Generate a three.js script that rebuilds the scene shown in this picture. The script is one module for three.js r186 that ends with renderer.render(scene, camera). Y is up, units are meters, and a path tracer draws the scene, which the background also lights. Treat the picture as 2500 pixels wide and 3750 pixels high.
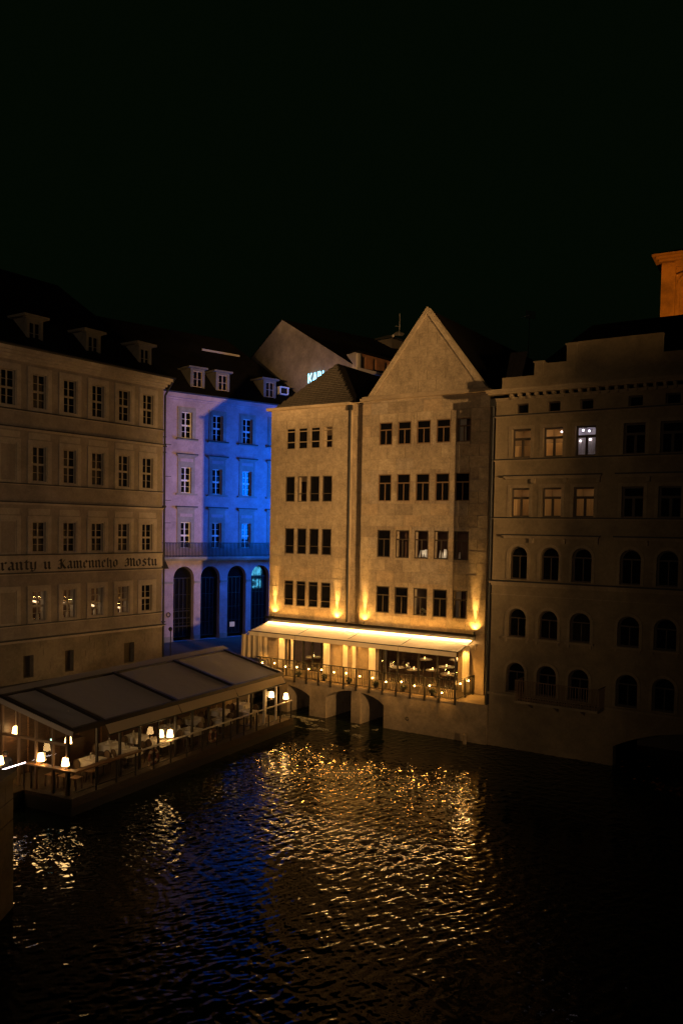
import * as THREE from 'three';
import { mergeGeometries } from 'three/addons/utils/BufferGeometryUtils.js';
import { RoundedBoxGeometry } from 'three/addons/geometries/RoundedBoxGeometry.js';
import { RectAreaLightUniformsLib } from 'three/addons/lights/RectAreaLightUniformsLib.js';
import { MarchingCubes } from 'three/addons/objects/MarchingCubes.js';

// ------------------------------------------------------------------ camera, sky, exposure
const scene = new THREE.Scene();
const R = THREE.MathUtils.degToRad;
const EYE = 10.9;
const camera = new THREE.PerspectiveCamera(2 * Math.atan(1875 / 3100) * 180 / Math.PI, 2500 / 3750, 0.1, 900);
camera.position.set(0, EYE, 0);
camera.rotation.set(R(-2.37), 0, R(1.0));
camera.setViewOffset(2500, 3750, 0, -190, 2500, 3750);
scene.add(camera);

const skyTex = new THREE.DataTexture(new Float32Array(64 * 32 * 4).map((v, i) => [0.0008, 0.0023, 0.0007, 1][i % 4]), 64, 32, THREE.RGBAFormat, THREE.FloatType);
skyTex.mapping = THREE.EquirectangularReflectionMapping;
skyTex.magFilter = THREE.LinearFilter;
skyTex.needsUpdate = true;
scene.background = skyTex;
scene.environment = skyTex;

const renderer = new THREE.WebGLRenderer({ antialias: true });
renderer.toneMapping = THREE.LinearToneMapping;
renderer.toneMappingExposure = 1;
renderer.shadowMap.enabled = true;
RectAreaLightUniformsLib.init();

// light colours and strengths (each light is built with its lamp further down)
const WARM = new THREE.Color().setRGB(1, 0.56, 0.2);
const FLOOD = 22000, STREET = 170, UPLIGHT = 250, BLUE = 37, DOWN = 17;

// ------------------------------------------------------------------ helpers
let seed = 7;
const rnd = () => { seed = (seed * 1664525 + 1013904223) >>> 0; return seed / 4294967296; };
const rr = (a, b) => a + (b - a) * rnd();
const taken = {};
function numbered(n) { if (!(n in taken)) { taken[n] = 0; return n; } taken[n]++; return n + '_' + String(taken[n]).padStart(3, '0'); }
function thing(name, label, category, pos = [0, 0, 0], turn = 0, group, parent = scene) {
  const o = new THREE.Group(); o.name = numbered(name); o.position.set(...pos); o.rotation.y = turn;
  o.userData = { label, category }; if (group) o.userData.group = group;
  parent.add(o); return o;
}
function mesh(name, geo, mat, parent) {
  const m = new THREE.Mesh(geo, mat); m.name = name; m.castShadow = m.receiveShadow = true; parent.add(m); return m;
}
function solo(name, geo, mat, label, category, group) {
  const m = mesh(numbered(name), geo, mat, scene); m.userData = { label, category }; if (group) m.userData.group = group; return m;
}
function struct(name, geo, mat) { const m = mesh(name, geo, mat, scene); m.userData = { kind: 'structure' }; return m; }
function copy(o, label, pos, turn, group) {
  const c = o.clone(); c.name = numbered(o.name.replace(/_\d{3}$/, '')); scene.add(c);
  c.userData = { ...o.userData, label }; if (group) c.userData.group = group;
  if (pos) c.position.set(...pos); if (turn !== undefined) c.rotation.y = turn; return c;
}
const clean = (g) => { const h = g.index ? g.toNonIndexed() : g; for (const k of Object.keys(h.attributes)) if (!['position', 'normal', 'uv'].includes(k)) h.deleteAttribute(k); return h; };
const merge = (list) => mergeGeometries(list.map(clean));
const boxCache = {};
function box(x0, x1, y0, y1, z0, z1) {              // box by its limits, uv in metres
  const g = new THREE.BoxGeometry(x1 - x0, y1 - y0, z1 - z0), uv = g.attributes.uv, n = g.attributes.normal, p = g.attributes.position;
  for (let i = 0; i < uv.count; i++) {
    const a = Math.abs(n.getX(i)), b = Math.abs(n.getY(i));
    const X = p.getX(i) + (x0 + x1) / 2, Y = p.getY(i) + (y0 + y1) / 2, Z = p.getZ(i) + (z0 + z1) / 2;
    if (a > 0.5) uv.setXY(i, Z, Y); else if (b > 0.5) uv.setXY(i, X, Z); else uv.setXY(i, X, Y);
  }
  g.translate((x0 + x1) / 2, (y0 + y1) / 2, (z0 + z1) / 2); return g;
}
function bar(a, b, r, seg = 6) {                     // round bar between two points
  const A = new THREE.Vector3(...a), B = new THREE.Vector3(...b), d = B.clone().sub(A);
  const g = new THREE.CylinderGeometry(r, r, d.length(), seg);
  g.applyQuaternion(new THREE.Quaternion().setFromUnitVectors(new THREE.Vector3(0, 1, 0), d.normalize()));
  g.translate((A.x + B.x) / 2, (A.y + B.y) / 2, (A.z + B.z) / 2); return g;
}
function beam(a, b, w, h) {                          // square beam between two points
  const A = new THREE.Vector3(...a), B = new THREE.Vector3(...b), d = B.clone().sub(A), L = d.length();
  const g = new THREE.BoxGeometry(w, h, L);
  const m = new THREE.Matrix4().lookAt(B, A, new THREE.Vector3(0, 1, 0)); g.applyMatrix4(m);
  g.translate((A.x + B.x) / 2, (A.y + B.y) / 2, (A.z + B.z) / 2); return g;
}
function poly(pts) { const s = new THREE.Shape(); pts.forEach(([x, y], i) => i ? s.lineTo(x, y) : s.moveTo(x, y)); s.closePath(); return s; }
function slab(shape, zBack, zFront, curve = 10) {    // extruded outline between two depths
  const g = new THREE.ExtrudeGeometry(shape, { depth: zFront - zBack, bevelEnabled: false, curveSegments: curve }); g.translate(0, 0, zBack); return g;
}
const rectHole = (x0, x1, y0, y1) => poly([[x0, y0], [x0, y1], [x1, y1], [x1, y0]]);
function archHole(x0, x1, y0, ySpring, rise) {
  const s = new THREE.Shape(), c = (x0 + x1) / 2, w = (x1 - x0) / 2;
  s.moveTo(x0, y0); s.lineTo(x0, ySpring);
  for (let i = 1; i < 20; i++) { const a = Math.PI * (1 - i / 20); s.lineTo(c + w * Math.cos(a), ySpring + rise * Math.sin(a)); }
  s.lineTo(x1, ySpring); s.lineTo(x1, y0); s.closePath(); return s;
}
function sheet(corners, nu = 1, nv = 1, bump = () => 0) {  // bilinear sheet through 4 corners, displaced along y
  const [a, b, c, d] = corners.map((v) => new THREE.Vector3(...v)), P = [], U = [], I = [];
  const lu = a.distanceTo(b), lv = a.distanceTo(d);
  for (let j = 0; j <= nv; j++) for (let i = 0; i <= nu; i++) {
    const s = i / nu, t = j / nv, p = a.clone().multiplyScalar((1 - s) * (1 - t)).addScaledVector(b, s * (1 - t)).addScaledVector(c, s * t).addScaledVector(d, (1 - s) * t);
    p.y += bump(s, t); P.push(p.x, p.y, p.z); U.push(s * lu, t * lv);
  }
  for (let j = 0; j < nv; j++) for (let i = 0; i < nu; i++) { const k = j * (nu + 1) + i; I.push(k, k + 1, k + nu + 2, k, k + nu + 2, k + nu + 1); }
  const g = new THREE.BufferGeometry(); g.setAttribute('position', new THREE.Float32BufferAttribute(P, 3)); g.setAttribute('uv', new THREE.Float32BufferAttribute(U, 2)); g.setIndex(I); g.computeVertexNormals(); return g;
}
function tri3(faces) {                               // flat faces given by 3D points (fans)
  const P = [], U = [];
  for (const f of faces) for (let i = 1; i < f.length - 1; i++) for (const q of [f[0], f[i], f[i + 1]]) { P.push(...q); U.push(q[0] + q[2], q[1] - q[2]); }
  const g = new THREE.BufferGeometry(); g.setAttribute('position', new THREE.Float32BufferAttribute(P, 3)); g.setAttribute('uv', new THREE.Float32BufferAttribute(U, 2)); g.computeVertexNormals(); return g;
}
function drape(x0, x1, y0, y1, z, folds, amp, flare = 0, n = 60) {   // hanging curtain with folds
  const P = [], U = [], I = [], rows = 6;
  for (let j = 0; j <= rows; j++) for (let i = 0; i <= n; i++) {
    const s = i / n, t = j / rows, w = 1 + flare * (1 - t);
    const x = (x0 + x1) / 2 + (s - 0.5) * (x1 - x0) * w;
    P.push(x, y0 + (y1 - y0) * t, z + amp * (Math.sin(s * folds * 6.283) + 0.4 * Math.sin(s * folds * 14.1 + 1 + t)) * (1.1 - 0.3 * t)); U.push(s, t);
  }
  for (let j = 0; j < rows; j++) for (let i = 0; i < n; i++) { const k = j * (n + 1) + i; I.push(k, k + 1, k + n + 2, k, k + n + 2, k + n + 1); }
  const g = new THREE.BufferGeometry(); g.setAttribute('position', new THREE.Float32BufferAttribute(P, 3)); g.setAttribute('uv', new THREE.Float32BufferAttribute(U, 2)); g.setIndex(I); g.computeVertexNormals(); return g;
}

// ------------------------------------------------------------------ textures and materials
function hash(x, y, s) { let h = (x * 374761393 + y * 668265263 + s * 974634533) | 0; h = Math.imul(h ^ (h >>> 13), 1274126177); return ((h ^ (h >>> 16)) >>> 0) / 4294967296; }
function vnoise(x, y, per, s) {
  const xi = Math.floor(x), yi = Math.floor(y), fx = x - xi, fy = y - yi, u = fx * fx * (3 - 2 * fx), v = fy * fy * (3 - 2 * fy), w = (a) => ((a % per) + per) % per;
  const a = hash(w(xi), w(yi), s), b = hash(w(xi + 1), w(yi), s), c = hash(w(xi), w(yi + 1), s), d = hash(w(xi + 1), w(yi + 1), s);
  return a + (b - a) * u + (c - a) * v + (a - b - c + d) * u * v;
}
function noiseTex(size, octaves, lo, hi, s, metres, srgb = true, power = 1) {
  const d = new Uint8Array(size * size * 4);
  for (let y = 0; y < size; y++) for (let x = 0; x < size; x++) {
    let v = 0, t = 0; for (const [f, a] of octaves) { v += a * vnoise(x / size * f, y / size * f, f, s + f); t += a; }
    v = lo + (hi - lo) * Math.pow(v / t, power); const k = (y * size + x) * 4, q = Math.max(0, Math.min(255, v * 255)); d[k] = d[k + 1] = d[k + 2] = q; d[k + 3] = 255;
  }
  const tx = new THREE.DataTexture(d, size, size); tx.wrapS = tx.wrapT = THREE.RepeatWrapping; tx.magFilter = THREE.LinearFilter; tx.minFilter = THREE.LinearMipmapLinearFilter; tx.generateMipmaps = true;
  if (srgb) tx.colorSpace = THREE.SRGBColorSpace; tx.repeat.set(1 / metres, 1 / metres); tx.needsUpdate = true; return tx;
}
const plasterMap = noiseTex(512, [[3, 1], [7, 0.8], [19, 0.6], [64, 0.5], [200, 0.5]], 0.66, 1.12, 11, 6);
const plasterBump = noiseTex(512, [[24, 0.6], [90, 1], [220, 1]], 0, 1, 21, 3, false);
const stoneMap = noiseTex(512, [[3, 0.5], [11, 0.9], [37, 0.9], [128, 1], [256, 1]], 0.58, 1.2, 31, 3.1);
const wallMap = noiseTex(512, [[2, 1], [6, 1], [15, 0.8], [60, 0.5], [180, 0.5]], 0.5, 1.2, 41, 9);
const wallBump = noiseTex(512, [[10, 0.7], [40, 1], [140, 0.8]], 0, 1, 51, 4, false);
const clothBump = noiseTex(256, [[6, 1], [14, 0.7], [40, 0.3]], 0, 1, 61, 2.2, false);
const woodMap = (() => { const d = new Uint8Array(256 * 256 * 4); for (let y = 0; y < 256; y++) for (let x = 0; x < 256; x++) { const v = 150 + 70 * vnoise(x / 256 * 5, y / 256 * 70, 70, 3) + 25 * vnoise(x / 8, y / 3, 999, 5), k = (y * 256 + x) * 4; d[k] = v; d[k + 1] = v * 0.95; d[k + 2] = v * 0.9; d[k + 3] = 255; } const t = new THREE.DataTexture(d, 256, 256); t.wrapS = t.wrapT = THREE.RepeatWrapping; t.magFilter = THREE.LinearFilter; t.colorSpace = THREE.SRGBColorSpace; t.needsUpdate = true; return t; })();
const col = (r, g, b) => new THREE.Color().setRGB(r, g, b);
const std = (c, rough = 0.85, extra = {}) => new THREE.MeshStandardMaterial({ color: col(...c), roughness: rough, side: THREE.DoubleSide, ...extra });
const M = {
  leftPlaster: std([0.37, 0.315, 0.265], 0.92, { map: plasterMap, bumpMap: plasterBump, bumpScale: 0.004 }),
  leftTrim: std([0.52, 0.45, 0.375], 0.9, { map: plasterMap }),
  leftBase: std([0.3, 0.25, 0.18], 0.92, { map: wallMap, bumpMap: wallBump, bumpScale: 0.01 }),
  bluePlaster: std([0.45, 0.36, 0.42], 0.92, { map: plasterMap, bumpMap: plasterBump, bumpScale: 0.004 }),
  blueTrim: std([0.3, 0.29, 0.28], 0.9, { map: plasterMap }),
  rightPlaster: std([0.3, 0.23, 0.14], 0.93, { map: plasterMap, bumpMap: plasterBump, bumpScale: 0.004 }),
  rightTrim: std([0.36, 0.28, 0.18], 0.9, { map: plasterMap }),
  dormer: std([0.17, 0.155, 0.13], 0.9, { map: plasterMap }),
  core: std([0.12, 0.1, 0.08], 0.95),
  wall: std([0.33, 0.255, 0.17], 0.95, { map: wallMap, bumpMap: wallBump, bumpScale: 0.012 }),
  render: std([0.45, 0.35, 0.24], 0.93, { map: plasterMap, bumpMap: plasterBump, bumpScale: 0.004 }),
  roof: new THREE.MeshPhysicalMaterial({ color: col(0.008, 0.007, 0.006), roughness: 1, specularIntensity: 0.1, side: THREE.DoubleSide, map: wallMap }),
  tile: std([0.065, 0.052, 0.04], 0.9, { map: stoneMap }),
  kapWall: std([0.34, 0.29, 0.25], 0.93, { map: wallMap }),
  brick: std([0.3, 0.13, 0.06], 0.93, { map: wallMap }),
  towerStone: std([0.36, 0.22, 0.12], 0.93, { map: wallMap }),
  street: std([0.13, 0.11, 0.09], 0.9, { map: wallMap, bumpMap: wallBump, bumpScale: 0.01 }),
  frameLight: std([0.54, 0.48, 0.4], 0.6),
  frameLeft: std([0.33, 0.285, 0.23], 0.6),
  frameTan: std([0.3, 0.23, 0.15], 0.6),
  frameWhite: std([0.6, 0.58, 0.55], 0.55),
  frameDark: std([0.055, 0.04, 0.028], 0.6),
  frameBrown: std([0.16, 0.1, 0.06], 0.6),
  iron: std([0.025, 0.022, 0.02], 0.5, { metalness: 0.5 }),
  zinc: std([0.03, 0.03, 0.032], 0.55, { metalness: 0.4 }),
  letter: std([0.012, 0.01, 0.01], 0.7),
  glass: new THREE.MeshPhysicalMaterial({ color: col(0.006, 0.006, 0.007), roughness: 0.05, ior: 1.4, side: THREE.DoubleSide }),
  clear: new THREE.MeshPhysicalMaterial({ color: col(1, 1, 1), roughness: 0.01, transmission: 1, thickness: 0, ior: 1.5, side: THREE.DoubleSide }),
  awning: new THREE.MeshPhysicalMaterial({ color: col(0.7, 0.62, 0.5), roughness: 0.95, transmission: 0.25, thickness: 0, side: THREE.DoubleSide, bumpMap: clothBump, bumpScale: 0.03 }),
  valance: std([0.62, 0.54, 0.42], 0.95, { bumpMap: clothBump, bumpScale: 0.02 }),
  drape: std([0.72, 0.66, 0.54], 0.95),
  dustSheet: std([0.42, 0.34, 0.23], 0.95, { bumpMap: clothBump, bumpScale: 0.03 }),
  canopy: std([0.3, 0.275, 0.29], 0.95, { bumpMap: clothBump, bumpScale: 0.03 }),
  canopyUnder: std([0.4, 0.31, 0.2], 0.95, { bumpMap: clothBump, bumpScale: 0.03 }),
  flashing: std([0.33, 0.29, 0.26], 0.8),
  wood: std([0.34, 0.2, 0.1], 0.4, { map: woodMap }),
  woodDark: std([0.1, 0.055, 0.03], 0.5, { map: woodMap }),
  deck: std([0.085, 0.062, 0.042], 0.85, { map: woodMap }),
  linen: std([0.52, 0.48, 0.41], 0.9),
  china: std([0.8, 0.78, 0.74], 0.3),
  glassware: std([0.35, 0.33, 0.3], 0.15),
  chair: std([0.06, 0.035, 0.02], 0.5),
  rattan: std([0.12, 0.075, 0.04], 0.7),
  hull: std([0.02, 0.02, 0.02], 0.7),
  leaf: std([0.012, 0.016, 0.008], 0.9),
  skin: std([0.42, 0.25, 0.17], 0.6),
  hair: std([0.02, 0.014, 0.01], 0.6),
  coat: std([0.02, 0.02, 0.025], 0.9),
  shirt: std([0.6, 0.57, 0.52], 0.9),
  room: std([0.35, 0.27, 0.18], 0.9),
  carpet: std([0.08, 0.04, 0.025], 0.95),
  blind: new THREE.MeshPhysicalMaterial({ color: col(0.75, 0.55, 0.3), roughness: 1, transmission: 0.5, thickness: 0, side: THREE.DoubleSide }),
  netCurtain: new THREE.MeshPhysicalMaterial({ color: col(0.7, 0.66, 0.62), roughness: 1, transmission: 0.5, thickness: 0, side: THREE.DoubleSide }),
};
const glow = (r, g, b) => new THREE.MeshStandardMaterial({ color: col(0.8, 0.7, 0.55), emissive: col(r, g, b), emissiveIntensity: 1, roughness: 0.8, side: THREE.DoubleSide });
const G = { shade: glow(12, 7, 2.5), bulb: glow(38, 20, 6), led: glow(16, 9, 2.8), white: glow(6, 5, 5.4), neon: glow(3, 20, 34), neonWhite: glow(0.9, 3.2, 4.6), blueBoard: glow(0.0, 0.4, 3), uplamp: glow(12, 7, 2.4) };
function point(parent, x, y, z, c, power, radius = 2) { const l = new THREE.PointLight(c, power); l.position.set(x, y, z); l.castShadow = true; l.shadow.radius = radius; parent.add(l); return l; }
function spot(parent, x, y, z, tx, ty, tz, c, power, angle, pen = 1, radius = 1.5) {
  const l = new THREE.SpotLight(c, power, 0, angle, pen); l.position.set(x, y, z); l.target.position.set(tx, ty, tz); l.castShadow = true; l.shadow.radius = radius; parent.add(l); parent.add(l.target); return l;
}

// window: a frame mesh with its panes as children. cols/rows: inner divisions as fractions
function windowPart(parent, x0, x1, y0, y1, z, o = {}) {
  const fw = o.fw ?? 0.06, fm = o.frame ?? M.frameLight, gm = o.glass ?? M.glass, mw = o.mw ?? 0.05, tw = o.tw ?? mw, geos = [], zf = z + 0.03, zb = z - 0.03;
  geos.push(box(x0, x0 + fw, y0, y1, zb, zf), box(x1 - fw, x1, y0, y1, zb, zf), box(x0 + fw, x1 - fw, y0, y0 + fw, zb, zf), box(x0 + fw, x1 - fw, y1 - fw, y1, zb, zf));
  const vs = (o.vs ?? []).map((f) => x0 + fw + f * (x1 - x0 - 2 * fw)), hs = (o.hs ?? []).map(([f, w]) => [y0 + fw + f * (y1 - y0 - 2 * fw), w ?? tw]);
  const X = [x0 + fw, ...vs, x1 - fw], Y = [[y0 + fw, 0], ...hs, [y1 - fw, 0]];
  for (const [h, w] of hs) geos.push(box(x0 + fw, x1 - fw, h - w / 2, h + w / 2, zb + 0.006, zf - (w > 0.04 ? 0.004 : 0.016)));
  for (const v of vs) for (let j = 0; j + 1 < Y.length; j++) {
    if (o.vsRows && !o.vsRows.includes(j)) continue;
    geos.push(box(v - mw / 2, v + mw / 2, Y[j][0] + Y[j][1] / 2, Y[j + 1][0] - Y[j + 1][1] / 2, zb + 0.006, zf - 0.008));
  }
  const w = mesh('window', merge(geos), fm, parent);
  for (let j = 0; j + 1 < Y.length; j++) {
    const xs = o.vsRows && !o.vsRows.includes(j) ? [X[0], X[X.length - 1]] : X;
    for (let i = 0; i + 1 < xs.length; i++) {
      const inner = (k) => k > 0 && k < xs.length - 1 ? mw / 2 : 0;
      const g = new THREE.PlaneGeometry(xs[i + 1] - xs[i] - inner(i) - inner(i + 1), Y[j + 1][0] - Y[j][0] - Y[j][1] / 2 - Y[j + 1][1] / 2);
      const p = mesh('pane', g, gm, w);
      p.position.set((xs[i] + inner(i) + xs[i + 1] - inner(i + 1)) / 2, (Y[j][0] + Y[j][1] / 2 + Y[j + 1][0] - Y[j + 1][1] / 2) / 2, z - 0.012);
      p.rotation.set(rr(-0.006, 0.006), rr(-0.008, 0.008), 0);
    }
  }
  return w;
}
function archWindow(parent, x0, x1, y0, ys, rise, z, o = {}) {
  const fw = o.fw ?? 0.06, outer = archHole(x0, x1, y0, ys, rise);
  outer.holes.push(archHole(x0 + fw, x1 - fw, y0 + fw, ys, rise - fw));
  const geos = [slab(outer, z - 0.03, z + 0.03)], c = (x0 + x1) / 2;
  if (o.transom !== false) geos.push(box(x0 + fw, x1 - fw, ys - 0.03, ys + 0.03, z - 0.025, z + 0.025));
  for (const f of o.vs ?? [0.5]) { const x = x0 + f * (x1 - x0); geos.push(box(x - 0.025, x + 0.025, y0 + fw, ys - 0.03, z - 0.024, z + 0.022)); }
  for (const h of o.hs ?? []) geos.push(box(x0 + fw, x1 - fw, h - 0.015, h + 0.015, z - 0.018, z + 0.018));
  const w = mesh('window', merge(geos), o.frame ?? M.frameDark, parent), xs = [x0 + fw, ...(o.vs ?? [0.5]).map((f) => x0 + f * (x1 - x0)), x1 - fw];
  for (let i = 0; i + 1 < xs.length; i++) { const g = new THREE.PlaneGeometry(xs[i + 1] - xs[i] - 0.03, ys - y0 - fw - 0.04); const p = mesh('pane', g, o.glass ?? M.glass, w); p.position.set((xs[i] + xs[i + 1]) / 2, (y0 + fw + ys) / 2 - 0.02, z - 0.01); p.rotation.y = rr(-0.006, 0.006); }
  const head = new THREE.Shape(), hw = (x1 - x0) / 2 - fw, hr = rise - fw; head.moveTo(c - hw, ys + 0.03);
  for (let i = 1; i < 16; i++) { const a = Math.PI * (1 - i / 16); head.lineTo(c + hw * Math.cos(a), ys + 0.03 + hr * 0.96 * Math.sin(a)); } head.lineTo(c + hw, ys + 0.03);
  const hp = mesh('pane', new THREE.ShapeGeometry(head), o.glass ?? M.glass, w); hp.position.z = z - 0.01;
  return w;
}
// a small lit room behind a window: box open to the front
function litRoom(parent, x0, x1, y0, y1, zFront, depth, mat, c, power, at) {
  const t = 0.05, r = mesh('room_lining', merge([box(x0 - t, x1 + t, y0 - t, y1 + t, zFront - depth - t, zFront - depth), box(x0 - t, x0, y0, y1, zFront - depth, zFront), box(x1, x1 + t, y0, y1, zFront - depth, zFront), box(x0 - t, x1 + t, y0 - t, y0, zFront - depth, zFront), box(x0 - t, x1 + t, y1, y1 + t, zFront - depth, zFront)]), mat, parent);
  if (power) { const [lx, ly, lz] = at ?? [(x0 + x1) / 2, y1 - 0.35, zFront - depth * 0.5]; const b = mesh('lamp_bulb', new THREE.SphereGeometry(0.05, 12, 8), new THREE.MeshStandardMaterial({ color: col(0.5, 0.5, 0.5), emissive: c.clone().multiplyScalar(6) }), r); b.position.set(lx, ly, lz); point(parent, lx, ly, lz, c, power, 2); }
  return r;
}

// ------------------------------------------------------------------ water, street, quay
const turnOf = (ux, uz) => Math.atan2(-uz, ux);
const CEN = { pos: [-4.550, 0, -53.525], turn: turnOf(0.83485, 0.55048) };
const LEF = { pos: [-11.662, 0, -55.069], turn: turnOf(0.57358, -0.81915) };
const BLU = { pos: [-12.764, 0, -64.354], turn: turnOf(0.76154, -0.64812) };
const RIG = { pos: [7.64, 0, -42.89], turn: turnOf(0.82904, 0.55919) };
const PAV = { pos: [-2.700, 0, -44.555], turn: R(62.5) };
const GROUND = 2.05;
const local = (f, x, y, z) => { const c = Math.cos(f.turn), s = Math.sin(f.turn); return [f.pos[0] + x * c + z * s, y, f.pos[2] - x * s + z * c]; };

{ // river: one rippled sheet, fine where it is seen and coarse outside
  const axis = (a, b, step, lo, hi) => { const v = []; for (let x = a; x <= b + 1e-6; x += step) v.push(x); let s = step, x = b; while (x < hi) { s *= 1.35; x += s; v.push(Math.min(x, hi)); } s = step; x = a; while (x > lo) { s *= 1.35; x -= s; v.unshift(Math.max(x, lo)); } return v; };
  const X = axis(-16, 17, 0.056, -150, 150), Z = axis(-49.5, -15.5, 0.047, -58, 60);
  const waves = []; for (let i = 0; i < 60; i++) { const L = 0.17 * Math.pow(1.027, i) * rr(0.92, 1.08), a = R(86) + rr(-1, 1) * R(72), k = 6.2832 / L; waves.push([k * Math.cos(a), k * Math.sin(a), rr(0, 6.283), 0.0168 / k * rr(0.6, 1.3) * (L > 0.45 ? 0.72 : 1)]); }
  const P = new Float32Array(X.length * Z.length * 3), N = new Float32Array(P.length), I = [];
  let k = 0;
  for (const z of Z) for (const x of X) {
    const env = 0.3 + 2.6 * Math.pow(vnoise(x * 0.16 + 40, z * 0.2 + 90, 999, 7) * 0.55 + vnoise(x * 0.55 + 11, z * 0.5 + 23, 999, 9) * 0.45, 2);
    const sx = x + 0.5 * Math.sin(z * 0.33 + 1) + 0.3 * Math.sin(z * 0.8), sz = z + 0.4 * Math.sin(x * 0.4);
    const far = Math.abs(x) > 40 || z > -6 ? 0 : 1; let h = 0, dx = 0, dz = 0;
    if (far) for (const [kx, kz, ph, A] of waves) { const a = kx * sx + kz * sz + ph; h += A * Math.sin(a); const c = A * Math.cos(a); dx += c * kx; dz += c * kz; }
    h *= env; dx *= env; dz *= env; const l = Math.hypot(dx, 1, dz);
    P.set([x, h, z], k); N.set([-dx / l, 1 / l, -dz / l], k); k += 3;
  }
  const w = X.length; for (let j = 0; j + 1 < Z.length; j++) for (let i = 0; i + 1 < w; i++) { const a = j * w + i; I.push(a, a + w, a + 1, a + 1, a + w, a + w + 1); }
  const g = new THREE.BufferGeometry(); g.setAttribute('position', new THREE.BufferAttribute(P, 3)); g.setAttribute('normal', new THREE.BufferAttribute(N, 3)); g.setIndex(I);
  struct('water', g, new THREE.MeshPhysicalMaterial({ color: col(0.004, 0.007, 0.005), roughness: 0.04, ior: 1.33, specularIntensity: 0.5 }));
}
{ // street behind the quays, as one sheet far beyond the houses
  const A = local(PAV, -70, GROUND - 0.01, -4.7), B = local(PAV, 1.6, GROUND - 0.01, -4.7), Cc = local(CEN, -1.2, GROUND - 0.01, 2.0), D = local(CEN, 0, 0, -3), E2 = local(CEN, 60, 0, -3);
  const s = poly([[A[0], -A[2]], [B[0], -B[2]], [Cc[0], -Cc[2]], [D[0], -D[2]], [E2[0], -E2[2]], [400, 100], [400, 700], [-400, 700], [-400, 20]]);
  const g = new THREE.ShapeGeometry(s); g.rotateX(-Math.PI / 2); g.translate(0, GROUND - 0.01, 0); struct('street', g, M.street);
  const q = thing('quay_wall', 'dark stone quay wall behind the floating restaurant pavilion', 'wall', PAV.pos, PAV.turn);
  mesh('facing', box(-70, 1.6, -1.2, GROUND - 0.02, -5.3, -4.72), M.wall, q);
  const q2 = thing('quay_wall', 'short stone quay return between the pavilion and the arched terrace', 'wall', [B[0], 0, B[2]], Math.atan2(-(Cc[2] - B[2]), Cc[0] - B[0]));
  mesh('facing', box(0.1, Math.hypot(Cc[0] - B[0], Cc[2] - B[2]), -1.2, GROUND - 0.02, -0.5, 0), M.wall, q2);
}

// ------------------------------------------------------------------ arched embankment below the centre house
{
  const t = thing('embankment_wall', 'lit rendered river wall with low arches under the restaurant terrace', 'wall', CEN.pos, CEN.turn);
  const s = poly([[-1.3, -1.2], [15.97, -1.2], [15.97, 2.04], [-1.3, 2.04]]);
  const seg = (x0, x1, a0, a1, ys, crown) => { const h = new THREE.Shape(); h.moveTo(x0, -1.1); for (let i = 0; i <= 12; i++) { const x = x0 + (x1 - x0) * i / 12, f = (x - a0) / (a1 - a0) * 2 - 1; h.lineTo(x, ys + (crown - ys) * Math.sqrt(Math.max(0, 1 - f * f * 0.82)) ); } h.lineTo(x1, -1.1); h.closePath(); return h; };
  s.holes.push(seg(-0.9, 2.7, -0.9, 4.9, 0.75, 1.72), seg(3.3, 4.9, -0.9, 4.9, 0.75, 1.72), seg(6.05, 7.78, 6.05, 9.9, 0.82, 1.8), seg(8.4, 9.9, 6.05, 9.9, 0.82, 1.8));
  mesh('arched_wall', slab(s, -1.7, 2.3), M.wall, t);
  mesh('tunnel_end', box(-1.3, 14.7, -1.2, 2.03, -2.1, -1.72), M.core, t);
  mesh('coping', box(2.6, 14.45, 1.93, 2.045, 2.303, 2.325), M.wall, t);
  const g = []; for (let i = 0; i < 9; i++) g.push(box(11.3 + rr(-0.03, 0.03), 11.42, 0.62, 0.7, 2.3, 2.34));
  mesh('mooring_ring', new THREE.TorusGeometry(0.09, 0.018, 8, 16).translate(11.4, 0.72, 2.34), M.iron, t);
  mesh('mooring_post', merge([bar([15.0, -0.8, 2.75], [15.0, 0.42, 2.75], 0.1, 10), new THREE.SphereGeometry(0.12, 10, 8).translate(15.0, 0.44, 2.75)]), M.wall, t);
}
{ // churned water at the arches
  const P = [], I = []; let n = 0;
  for (let i = 0; i < 15000; i++) {
    const band = rnd(); let x, z;
    if (band < 0.62) { x = rr(6.1, 9.9); z = 2.7 + Math.pow(rnd(), 1.5) * 2.6; } else { x = rr(3.4, 6.0); z = 3.0 + Math.pow(rnd(), 1.3) * 2.2; }
    if (vnoise(x * 1.3 + 5, z * 1.9, 999, 3) < 0.44 + 0.25 * vnoise(x * 5, z * 5, 999, 13)) continue;
    const [wx, , wz] = local(CEN, x + 0.25 * (z - 2.6), 0, z), r = 0.006 + 0.016 * rnd() * rnd(), y = 0.03 + 0.03 * vnoise(wx * 3, wz * 3, 999, 4), a = rr(0, 6.28), e = rr(1, 2.6);
    for (let k = 0; k < 5; k++) { const q = a + k * 1.2566; P.push(wx + r * e * Math.cos(q), y + (k % 2) * 0.008, wz + r * Math.sin(q)); }
    I.push(n, n + 2, n + 1, n, n + 3, n + 2, n, n + 4, n + 3); n += 5;
  }
  const g = new THREE.BufferGeometry(); g.setAttribute('position', new THREE.Float32BufferAttribute(P, 3)); g.setIndex(I); g.computeVertexNormals();
  const m = mesh('foam', g, std([0.22, 0.22, 0.21], 0.9), scene); m.userData = { kind: 'stuff', label: 'white foam churned up in front of the arches', category: 'foam' };
}

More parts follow.
